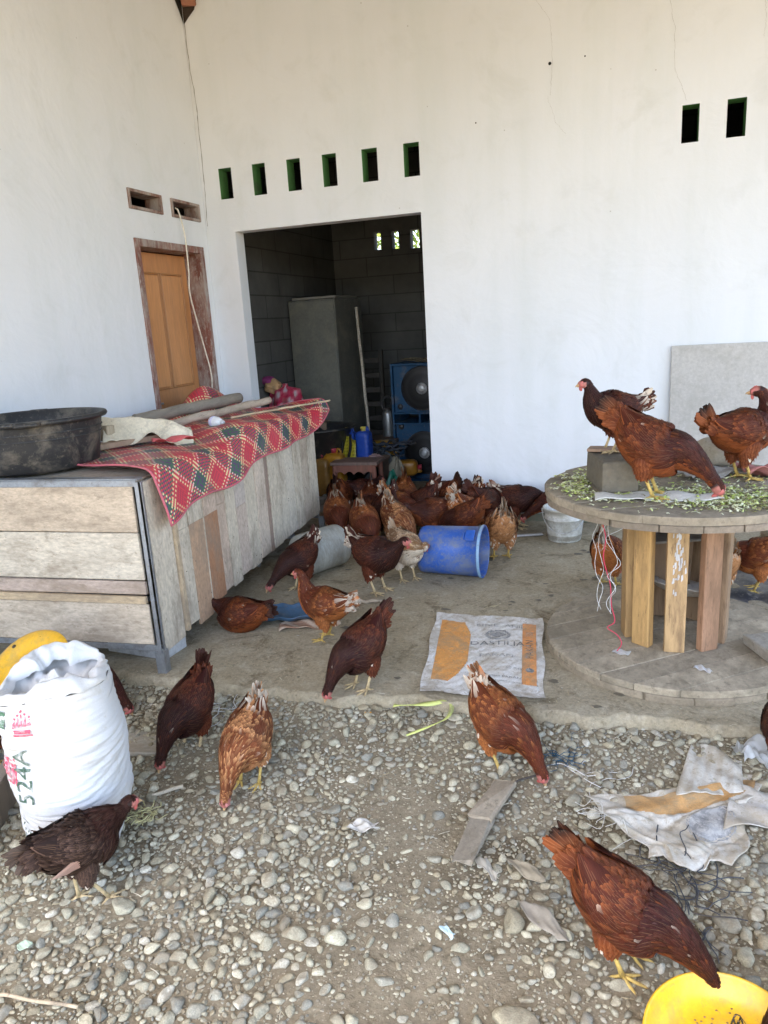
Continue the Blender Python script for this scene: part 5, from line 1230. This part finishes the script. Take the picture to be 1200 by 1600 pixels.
# ------------------------------------------------------------ inside the store room
M['steel'] = m_col('grey_green_cabinet', .5, .12, 3, (.20, .19, .15), .3, 4, .05, 40)
cab = thing('metal_cabinet', 'tall grey metal cabinet against the block wall inside the store room', 'cabinet', (-2.775, 6.98, 0), R(-7))
MB().box((0, 0, .875), (.50, .56, 1.75), (.11, .112, .10), None, .006).build('cabinet_body', M['steel'], cab)
MB().box((0, -.287, .875), (.485, .012, 1.71), (.135, .136, .118), None, .003).build('door', M['steel'], cab)
g = MB(); g.box((0, 0, 1.765), (.46, .50, .022), (.2, .19, .17), Rz(.05), .003); g.build('top_tray', M['steel'], cab)
rack = thing('ladder_rack', 'dark slatted rack standing beside the metal cabinet', 'rack', (-2.44, 7.25, 0), R(-5))
for sx in (-.12, .12): MB().box((sx, 0, .62), (.035, .04, 1.24), (.03, .028, .025), None, .003).build('upright', M['wood'], rack)
for k in range(8): MB().box((0, -.012, .12+.145*k), (.205, .02, .05), (.045, .04, .036), None, .003).build('slat', M['wood'], rack)
pole('broom_stick', 'long pale stick leaning upright in the store room beside the metal cabinet', (-2.30, 6.72, .0), (-2.43, 6.90, 1.66), .014, (.55, .50, .42), 10, .001, 'stick', False)
o = thing('black_basin', 'large round black plastic basin behind the crate in the store room', 'basin', (-2.62, 6.20, .30))
MB().lathe([(.0001, 0), (.25, 0), (.30, .30), (.335, .305), (.34, .32), (.325, .325), (.28, .30), (.24, .02), (.0001, .02)], 56, (.025, .027, .03)).build('basin_body', M['plastic'], o)
st_ = thing('support_box', 'dark box under the black basin', 'box', (-2.62, 6.20, 0)); MB().box((0, 0, .148), (.44, .40, .295), (.10, .085, .07), None, .004).build('box_body', M['generic'], st_); MB().box((0, 0, .155), (.446, .406, .03), (.06, .05, .04), None, .003).build('band', M['generic'], st_)
# red bundle (packets) and cardboard box at the left jamb
rb = MB(); RC_ = [(.45, .02, .06), (.36, .015, .05), (.50, .08, .13), (.55, .45, .46)]
def rbf(u, v):
    a = 2*math.pi*u; q = .20*(1-.40*v**2.5)*(1+.10*math.sin(7*a+9*v)+.07*math.sin(13*a-17*v)+.05*math.sin(29*v+5*a))*(1 if v < .97 else .2); return (q*math.cos(a), q*math.sin(a)*.8, 1.02*v)
rb.grid(rbf, 48, 40, lambda u, v: RC_[int((math.sin(u*61+v*23)+math.sin(v*47-u*31)+2)*1.0) % 4])
for _ in range(0): rb.blob((RNG.normal(.07, .09), RNG.normal(0, .07), RNG.uniform(.1, 1.02)), (RNG.uniform(.05, .08), .05, RNG.uniform(.04, .07)), [(.50, .03, .08), (.42, .02, .06), (.55, .10, .16), (.58, .50, .50)][RNG.integers(0, 4)], 0, 8, Rz(RNG.uniform(0, 3))@Rx(RNG.uniform(0, 1)), .12)
o = rb.build('red_bundle', M['cloth'], None, (-2.90, 6.17, 0)); tag(o, 'pile of crumpled red and pink packets inside the doorway by the left jamb', 'bundle')
o = MB().blob((0, 0, 0), (.075, .07, .060), (.55, .33, .16), 0, 12, None, .22).blob((-.05, 0, .055), (.07, .06, .04), (.30, .05, .18), 0, 8, None, .1).build('plastic_ball_bag', M['cloth'], None, (-3.0, 6.13, 1.00)); tag(o, 'round orange and white bag on top of the red packets', 'bag')
bx = thing('cardboard_box', 'small brown cardboard box between the red packets and the black basin', 'box', (-2.78, 6.55, .38), R(10)); MB().box((0, 0, .12), (.22, .2, .24), (.28, .19, .12), None, .003).build('box_body', M['generic'], bx); MB().box((0, -.101, .12), (.05, .002, .24), (.38, .28, .17), None, .0005).build('tape', M['generic'], bx)
tb = thing('low_shelf', 'low dark shelf carrying the cardboard box', 'shelf', (-2.78, 6.55, 0)); MB().box((0, 0, .365), (.34, .3, .03), (.12, .09, .07)).build('shelf_board', M['wood'], tb)
for sx in (-.14, .14):
    for sy in (-.12, .12): MB().box((sx, sy, .175), (.03, .03, .35), (.10, .08, .06)).build('leg', M['wood'], tb)
# speaker cabinet
sp_ = thing('speaker_cabinet', 'tall blue double loudspeaker cabinet with two round black grilles inside the doorway', 'loudspeaker', (-1.80, 6.98, 0), R(-4))
SB = (.010, .065, .15)
g = MB()
for (cx, cz, sx, sz) in ((-.265, .56, .02, 1.12), (.265, .56, .02, 1.12), (0, 1.11, .51, .02), (0, .01, .51, .02), (0, .555, .51, .018), (0, .655, .51, .018), (0, .605, .02, .085)): g.box((cx, 0, cz), (sx, .46, sz), SB, None, .003)
g.box((0, .015, .282), (.508, .42, .526), SB, None, .003); g.box((0, .015, .882), (.508, .42, .436), SB, None, .003); g.box((0, .20, .605), (.5, .04, .08), (.02, .02, .02))
g.build('cabinet_body', M['generic'], sp_)
def woofer(z, nm):
    g = MB(); MM = M4(Rx(R(90)), (.03, -.197, z)); g.lathe([(.205, 0), (.208, .012), (.195, .016)], 48, (.04, .04, .045), M=MM); w = g.build('grille', M['generic'], sp_)
    g = MB(); g.lathe([(.196, .010), (.12, .022), (.0001, .030)], 48, (.035, .035, .038), M=MM); g.build('mesh', M['grille'], w)
    g = MB(); g.lathe([(.055, .026), (.045, .036), (.02, .043), (.0001, .045)], 24, (.55, .56, .58), M=MM); g.build('dust_cap', M['grille'], w)
def mat_grille():
    t = NT('perforated_grille'); v = t.n('ShaderNodeTexVoronoi'); v.inputs['Scale'].default_value = 110; v.inputs['Randomness'].default_value = 0; t.l(t.co('Object'), v.inputs['Vector'])
    a = t.n('ShaderNodeVertexColor', layer_name='Col'); c = t.mix(t.ramp(v.outputs['Distance'], [(.3, 1), (.42, 0)]), a.outputs[0], (.008, .008, .008)); return t.fin(c, .45, None, .5, .4)
M['grille'] = mat_grille()
woofer(.885, 'upper'); woofer(.275, 'lower')
for z in (.70, .51): MB().lathe([(.0001, .012), (.022, .012), (.028, 0)], 20, (.03, .03, .035), M=M4(Rx(R(90)), (-.20, -.199, z+.015))).build('knob', M['plastic'], sp_)
tangle('dry_leaves', 'dry leaf litter on top of the blue loudspeaker cabinet', 'leaf litter', (-1.74, 6.90, 1.125), 60, .16, .004, (.20, .17, .12), .03, 3)
# flask, yellow can, blue canisters, sprayer, jerrycans
fl = thing('steel_flask', 'stainless vacuum flask with black loop handle beside the blue loudspeaker', 'flask', (-2.17, 6.88, .42))
MB().lathe([(.0001, 0), (.052, 0), (.055, .01), (.055, .22), (.05, .24), (.038, .25)], 28, (.30, .32, .34)).build('flask_body', M['metal'], fl); MB().lathe([(.038, .25), (.036, .28), (.0001, .285)], 20, (.03, .03, .03)).build('lid', M['plastic'], fl)
g = MB(); g.tube(catmull([(-.04, 0, .26), (-.06, 0, .33), (0, 0, .39), (.05, 0, .36), (.03, 0, .29)], 24), .009, 8, (.03, .03, .03)); g.build('handle', M['plastic'], fl)
cr_ = thing('crate_stand', 'dark wooden crate stand under the flask and canisters', 'crate', (-2.22, 6.86, 0)); MB().box((0, 0, .21), (.34, .30, .415), (.12, .09, .07), None, .004).build('stand_body', M['wood'], cr_); MB().box((0, -.155, .3), (.33, .012, .06), (.16, .12, .09)).build('slat', M['wood'], cr_)
def jerry(name, label, loc, w, dpt, h, col, rz=0, rot=None):
    j = thing(name, label, 'jerrycan', loc, rz, 'plastic containers in the store room', rot); g = MB()
    def f(u, v):
        a = 2*math.pi*u; t = v; e = .55; ca, sa = math.cos(a), math.sin(a); s = np.interp(t, [0, .02, .06, .5, .86, .95, .985, 1], [.0, .88, .98, 1, .97, .80, .5, .0])
        rib = 1+.012*math.sin(t*34); return (math.copysign(abs(ca)**e, ca)*w/2*s*rib, math.copysign(abs(sa)**e, sa)*dpt/2*s*rib, t*h)
    g.grid(f, 40, 30, col); g.build('can_body', M['plastic'], j)
    MB().lathe([(.022, h-.02), (.022, h+.012), (.026, h+.012), (.026, h+.032), (.0001, h+.034)], 20, (.5, .05, .08) if col[2] < .1 else (.75, .62, .12)).build('cap', M['plastic'], j)
    g = MB(); g.tube(catmull([(w*.30, 0, h-.05), (w*.32, 0, h+.01), (w*.05+.03, 0, h+.03), (.03, 0, h-.01)], 16), .009, 6, col); g.build('handle', M['plastic'], j); return j
OR = (.44, .20, .012)
jerry('jerrycan', 'tall amber plastic jerrycan standing just past the far end of the crate', (-2.42, 6.02, 0), .20, .17, .42, OR)
jerry('jerrycan', 'amber jerrycan half hidden behind the mat corner', (-2.52, 5.98, 0), .18, .17, .38, (.30, .15, .03))
jerry('jerrycan', 'yellow jerrycan lying behind the blue canisters', (-2.36, 6.60, .34), .16, .16, .30, (.55, .30, .03), rot=(0, R(90), R(10)))
jerry('jerrycan', 'small amber can lying between the flask and the loudspeaker', (-2.06, 6.60, .16), .15, .15, .24, (.45, .20, .02), rot=(0, R(90), R(10)))
jerry('blue_canister', 'blue canister with pale screw top on the right of the pair on the stool', (-2.20, 6.22, .33), .14, .15, .25, (.015, .07, .42))
jerry('blue_canister', 'blue canister half hidden behind the yellow knapsack pad', (-2.36, 6.26, .33), .15, .15, .24, (.015, .07, .40))
shb = thing('wooden_bench', 'low plank bench behind the stool carrying the blue canisters', 'bench', (-2.26, 6.26, 0)); MB().box((0, 0, .315), (.50, .22, .03), (.22, .15, .11)).build('bench_top', M['wood'], shb)
for sx in (-.22, .22): MB().box((sx, 0, .15), (.03, .2, .30), (.18, .12, .09)).build('leg', M['wood'], shb)
kp = thing('knapsack_pad', 'yellow perforated knapsack sprayer back with black straps on the stool', 'sprayer', (-2.33, 6.10, .34), rot=(R(-12), 0, R(6)))
g = MB(); g.grid(lambda u, v: (-.085+.17*u*1+.0, .012*math.cos(u*3), .21*v*(1-.25*abs(u-.5)*2*(v > .8))), 20, 20, lambda u, v: (.50, .43, .03) if (int(u*12) % 2 or int(v*14) % 2) else (.22, .19, .02)); g.build('pad', M['plastic'], kp, solid=.012)
for sx in (-.045, .03): ribbon_ = MB(); ribbon_.tube(catmull([(sx, .02, .22), (sx+.01, -.02, .20), (sx+.015, -.045, .10), (sx-.01, -.03, .0)], 20), .012, 6, (.01, .01, .01), flat=.3); ribbon_.build('strap', M['cloth'], kp)
tangle('hose_bundle', 'dark bundle of hose and rags behind the blue canisters', 'hose', (-2.08, 6.42, .33), 26, .16, .010, (.05, .06, .08), .09, 5)
# stool
sto = thing('wooden_stool', 'small reddish wooden stool with scalloped apron just inside the doorway', 'stool', (-2.17, 5.93, 0), R(3)); sto.scale = (1, 1, 1.16)
SR = (.27, .11, .075)
MB().box((0, 0, .305), (.42, .26, .022), (.24, .16, .13), None, .004, jit=.001).build('seat', M['wood'], sto)
for sy in (-.115, .115):
    g = MB(); V = []; n = 40
    for i in range(n+1): x = -.17+.34*i/n; V += [(x, sy, .294), (x, sy, .225+.022*abs(math.sin(i/n*math.pi*4)))]
    g.add(V, [(2*i, 2*i+1, 2*i+3, 2*i+2) for i in range(n)], SR); g.build('apron', M['wood'], sto, solid=.014, solid_off=0)
for sx in (-.175, .175):
    for sy in (-.11, .11): MB().lathe([(.0001, 0), (.016, 0), (.02, .02), (.015, .05), (.021, .09), (.016, .13), (.021, .17), (.021, .29)], 14, SR, M=M4(np.eye(3), (sx, sy, 0))).build('leg', M['wood'], sto)
for sy in (-.11, .11): MB().box((0, sy, .13), (.32, .014, .018), SR).build('stretcher', M['wood'], sto)
# sacks and cloths on the floor of the store room
def heap(name, label, cat, loc, r_, h, col, rz=0, sx=1, mat=None, fr=1):
    g = MB(); ph = RNG.uniform(0, 6, 5)
    def f(u, v):
        a = 2*math.pi*u; s = v; q = r_*s*(1+.12*math.sin(3*a+ph[0])+.07*math.sin(5*a+ph[1])); z = h*(1-s*s)**.8*(1+.18*math.sin(5*a+7*s+ph[2]))+.010*math.sin(11*a*fr+9*s+ph[3])*(1-s)+.006*math.sin(17*s*fr+a*3)
        return (q*math.cos(a)*sx, q*math.sin(a), max(0.002, z))
    g.grid(f, 60, 26, col); o = g.build(name, mat or M['cloth'], None, loc, rz); return tag(o, label, cat)
heap('sack_cloth', 'grey sacking spread on the floor left of the stool', 'sacking', (-2.42, 5.75, 0), .24, .07, (.30, .28, .25), 0, 1.3)
heap('sack_cloth', 'dull green and grey cloth heap on the floor under the stool', 'cloth', (-2.12, 6.02, 0), .20, .15, (.17, .18, .15))
heap('dark_red_cloth', 'dark red cloth crumpled under the right side of the stool', 'cloth', (-2.00, 6.10, 0), .16, .13, (.16, .05, .045))
heap('green_bag', 'bright green plastic bag slumped between the stool and the loudspeaker', 'bag', (-1.92, 6.12, 0), .09, .20, (.02, .20, .13), mat=M['plastic'])
heap('feed_bag', 'patterned beige bag slumped behind the stool next to the loudspeaker', 'bag', (-1.97, 6.42, 0), .12, .26, (.34, .30, .22))
heap('grey_tarp', 'grey tarpaulin heap behind the stool', 'tarpaulin', (-2.12, 6.48, 0), .22, .30, (.12, .13, .14))
heap('pink_rag', 'faded pink rag on the bench behind the stool', 'rag', (-2.08, 6.14, .332), .09, .035, (.36, .24, .23))
# tree outside the back windows
tree = thing('leafy_tree', 'sunlit yellow-green leafy tree outside, seen through the three small back holes', 'tree', (-2.75, 10.2, -.1))
MB().tube([(0, 0, 0), (.05, 0, 1.2), (-.05, .05, 2.4), (.02, 0, 3.4)], [.12, .09, .06, .03], 10, (.16, .12, .08)).build('trunk', M['wood'], tree)
r = np.random.default_rng(3); g = MB(); V = []; F = []; C = []
for k in range(5000):
    c = r.normal(0, 1, 3); c = c/np.linalg.norm(c)*r.random()**.4*np.array([1.5, .9, 1.2])+np.array([0, 0, 3.0]); a = nrm(r.normal(0, 1, 3)); b_ = nrm(np.cross(a, r.normal(0, 1, 3))); s = r.uniform(.03, .06); i = len(V)
    V += [c-a*s, c-b_*s*.45, c+a*s, c+b_*s*.45]; F.append((i, i+1, i+2, i+3)); C += [np.array([(.22, .30, .04), (.30, .36, .06), (.12, .20, .03)][r.integers(0, 3)])]*4
g.add(V, F, np.array(C)); 
tl = NT('sunlit_leaf'); va = tl.n('ShaderNodeVertexColor', layer_name='Col'); tr = tl.n('ShaderNodeBsdfTranslucent'); tl.l(va.outputs[0], tr.inputs[0]); mx = tl.n('ShaderNodeMixShader'); mx.inputs[0].default_value = .45
tl.l(tl.b.outputs[0], mx.inputs[1]); tl.l(tr.outputs[0], mx.inputs[2]); tl.l(va.outputs[0], tl.b.inputs['Base Color']); tl.l(mx.outputs[0], tl.t.nodes['Material Output'].inputs[0])
g.build('crown', tl.m, tree)
Y_ = 'brown hens feeding in the yard'; S_ = 'brown hens crowding by the doorway'; T_ = 'brown hens on and around the cable spool'
H = [ # label, x, y, z, heading, pose, scheme, kwargs
 ('large chestnut hen with black-marked tail pecking into the yellow dish', .035, 1.60, -.10, -13, 'peck', 'mid', dict(blacktail=True, seed=1, tail_el=10, size=1.03, bodyz=.198, headpt=(.232, 0, .052), group=Y_)),
 ('hen with white-tipped tail pecking beside the blue string near the flat printed sack', -.385, 2.37, -.09, -32, 'peckup', 'rust', dict(white=.75, seed=2, group=Y_, step=.02)),
 ('dark maroon hen pecking at the slab edge left of the flat printed sack', -1.03, 2.68, 0, -122, 'peck', 'dark', dict(seed=3, group=Y_, size=.97, tail_el=2)),
 ('light rusty hen with cream tail pecking straight down in the middle of the pebbles', -1.265, 2.09, -.10, -92, 'peckup', 'pale', dict(white=.9, seed=4, group=Y_, size=.94)),
 ('dark hen pecking between the white feed sack and the light rusty hen', -1.60, 2.24, -.10, -100, 'peckup', 'dark', dict(seed=5, group=Y_, size=.96)),
 ('scruffy dark brown hen with frayed tail walking in front of the white feed sack', -1.46, 1.465, -.10, 60, 'stoop', 'scruffy', dict(seed=6, group=Y_, step=.04, tail_el=-6, size=.86, headpt=(.185, 0, .325), bodyz=.265)),
 ('brown hen half hidden behind the left side of the white feed sack', -2.33, 1.93, -.10, 20, 'peck', 'mid', dict(seed=7, group=Y_)),
 ('brown hen pecking behind the white feed sack by the metal leg of the wooden crate', -2.17, 2.35, -.08, 8, 'peck', 'mid', dict(seed=8, group=Y_)),
 ('dark hen cut by the right edge of the yard, below the spool base', .565, 2.50, -.07, 100, 'peckup', 'dark', dict(seed=9, group=Y_)),
 ('hen at the bottom right corner, eating from the far side of the yellow dish', .47, 1.43, -.10, 195, 'peck', 'dark', dict(seed=10, group=Y_)),
 ('brown hen sitting under the wooden crate beside the blue plastic scrap', -1.88, 3.18, 0, 170, 'sit', 'mid', dict(seed=11, group=Y_)),
 ('dark hen with white tail tip pecking over the blue scrap before the drum', -1.79, 3.77, 0, -112, 'dip', 'dark', dict(white=.5, seed=12, group=Y_, tail_el=35)),
 ('rusty hen with cream tail standing in front of the blue plastic scrap', -1.375, 3.13, 0, 172, 'stand', 'rust', dict(white=.85, seed=13, group=Y_, tail_el=35, size=.92)),
 ('dark hen with cream tail standing upright left of the blue barrel, looking right', -1.31, 3.80, 0, -22, 'stoop', 'dark', dict(white=.8, seed=14, group=S_, tail_el=38, size=1.05, headpt=(.20, 0, .33))),
 ('buff and cream hen tucked between the dark standing hen and the blue barrel', -1.20, 4.02, 0, -50, 'tuck', 'buff', dict(seed=15, group=S_, size=.95)),
 ('dark hen squeezed against the far end of the wooden crate', -2.10, 5.30, 0, 100, 'peck', 'mid', dict(seed=16, group=S_)),
 ('hen with big white tail pecking just right of the crate end', -1.90, 4.72, 0, -62, 'peckup', 'rust', dict(white=.8, seed=17, group=S_, tail_el=60)),
 ('dark maroon hen reaching up under the red wooden stool', -1.99, 5.50, 0, 48, 'stoop', 'dark', dict(seed=18, group=S_, size=.92, headpt=(.19, 0, .30))),
 ('hen with tall white tail in the middle of the crowd, behind the dark standing hen', -1.62, 4.50, 0, -58, 'peckup', 'rust', dict(white=.95, seed=19, group=S_, tail_el=70)),
 ('mottled white and rust hen behind the tall white tail', -1.50, 4.92, 0, -30, 'dip', 'rust', dict(white=.7, seed=20, group=S_)),
 ('plain chestnut hen with upright brown tail in front of the stool leg', -1.56, 5.22, 0, -80, 'peckup', 'rust', dict(seed=21, group=S_, tail_el=72)),
 ('hen with cream feathered rump behind the buff hen', -1.42, 4.60, 0, -40, 'peckup', 'pale', dict(white=.8, seed=22, group=S_, tail_el=62)),
 ('chestnut hen turning its pink face left above the blue barrel', -1.25, 4.78, 0, 215, 'stoop', 'mid', dict(seed=23, group=S_, headpt=(.17, 0, .29), size=1.0)),
 ('brown hen directly behind the hen with the pink face', -1.27, 5.30, 0, 140, 'dip', 'mid', dict(seed=24, group=S_)),
 ('brown hen with raised white tail against the foot of the white wall', -1.10, 5.16, 0, 172, 'peckup', 'mid', dict(white=.6, seed=25, group=S_, tail_el=50)),
 ('dark hen half hidden between the raised white tail and the hen by the bucket', -.91, 5.14, 0, 50, 'dip', 'dark', dict(seed=26, group=S_)),
 ('low brown hen just behind the blue barrel with its pointed tail to the right', -1.00, 4.72, 0, 182, 'peck', 'mid', dict(seed=27, group=S_, size=.95)),
 ('rusty hen with cream tail showing its fluffy rear right of the blue barrel', -.715, 4.50, 0, 110, 'peckup', 'pale', dict(white=.7, seed=28, group=S_, tail_el=65)),
 ('dark chestnut hen with white tail tip standing left of the white bucket', -.70, 5.22, 0, 0, 'stoop', 'dark', dict(white=.5, seed=29, group=S_, tail_el=40, headpt=(.22, .05, .24))),
 ('brown hen behind the white bucket, partly hidden by the spool top', -.40, 5.20, 0, 200, 'dip', 'mid', dict(seed=30, group=S_)),
 ('small brown hen pressed between the two white tails by the crate end', -1.76, 5.02, 0, -75, 'dip', 'mid', dict(white=.3, seed=41, group=S_)),
 ('dark brown hen behind the mottled white and rust hen', -1.40, 5.08, 0, -150, 'peckup', 'dark', dict(white=.3, seed=42, group=S_)),
 ('chestnut hen with raised white tail tip between the barrel and the wall', -1.02, 4.90, 0, 60, 'peckup', 'rust', dict(white=.6, seed=43, group=S_, tail_el=55)),
 ('dark hen low in the crowd left of the pink faced hen', -1.58, 4.78, 0, -100, 'peck', 'dark', dict(white=.2, seed=44, group=S_)),
 ('dark hen with frayed cream tail standing on the wooden block on the spool', -.045, 3.35, .895, 208, 'stand', 'dark', dict(white=.55, seed=31, group=T_, tail_el=34, size=.92, headpt=(.14, 0, .37))),
 ('large chestnut hen with dark neck pecking at shredded cabbage on the spool top', .130, 3.09, .755, -12, 'peck', 'mid', dict(seed=32, group=T_, size=1.12, blacktail=True, tail_el=2, bodyz=.198, headpt=(.222, 0, .060))),
 ('chestnut hen on the right side of the spool top looking back over its shoulder', .505, 3.44, .755, 30, 'turned', 'mid', dict(seed=33, group=T_, size=1.08, blacktail=True, headpt=(.085, .03, .39), hdir=(-.80, .60, -.08))),
 ('speckled hen seen behind the left posts of the spool', -.05, 4.10, 0, 70, 'peckup', 'rust', dict(white=.9, seed=34, group=T_)),
 ('hen with cream tail seen just behind the right post of the spool', .50, 4.02, 0, 115, 'peckup', 'pale', dict(white=.8, seed=35, group=T_)),
 ('brown hen standing on the black tarp behind the spool', .70, 4.12, 0, 165, 'dip', 'rust', dict(seed=36, group=T_, tail_el=30)),
]
for (lab, x, y, z, a, po, sc, kw) in H:
    if kw.get('group') == S_: kw['size'] = kw.get('size', 1)*1.10; kw['dens'] = .85
    hen(lab, x, y, z, a, po, sc, **kw)
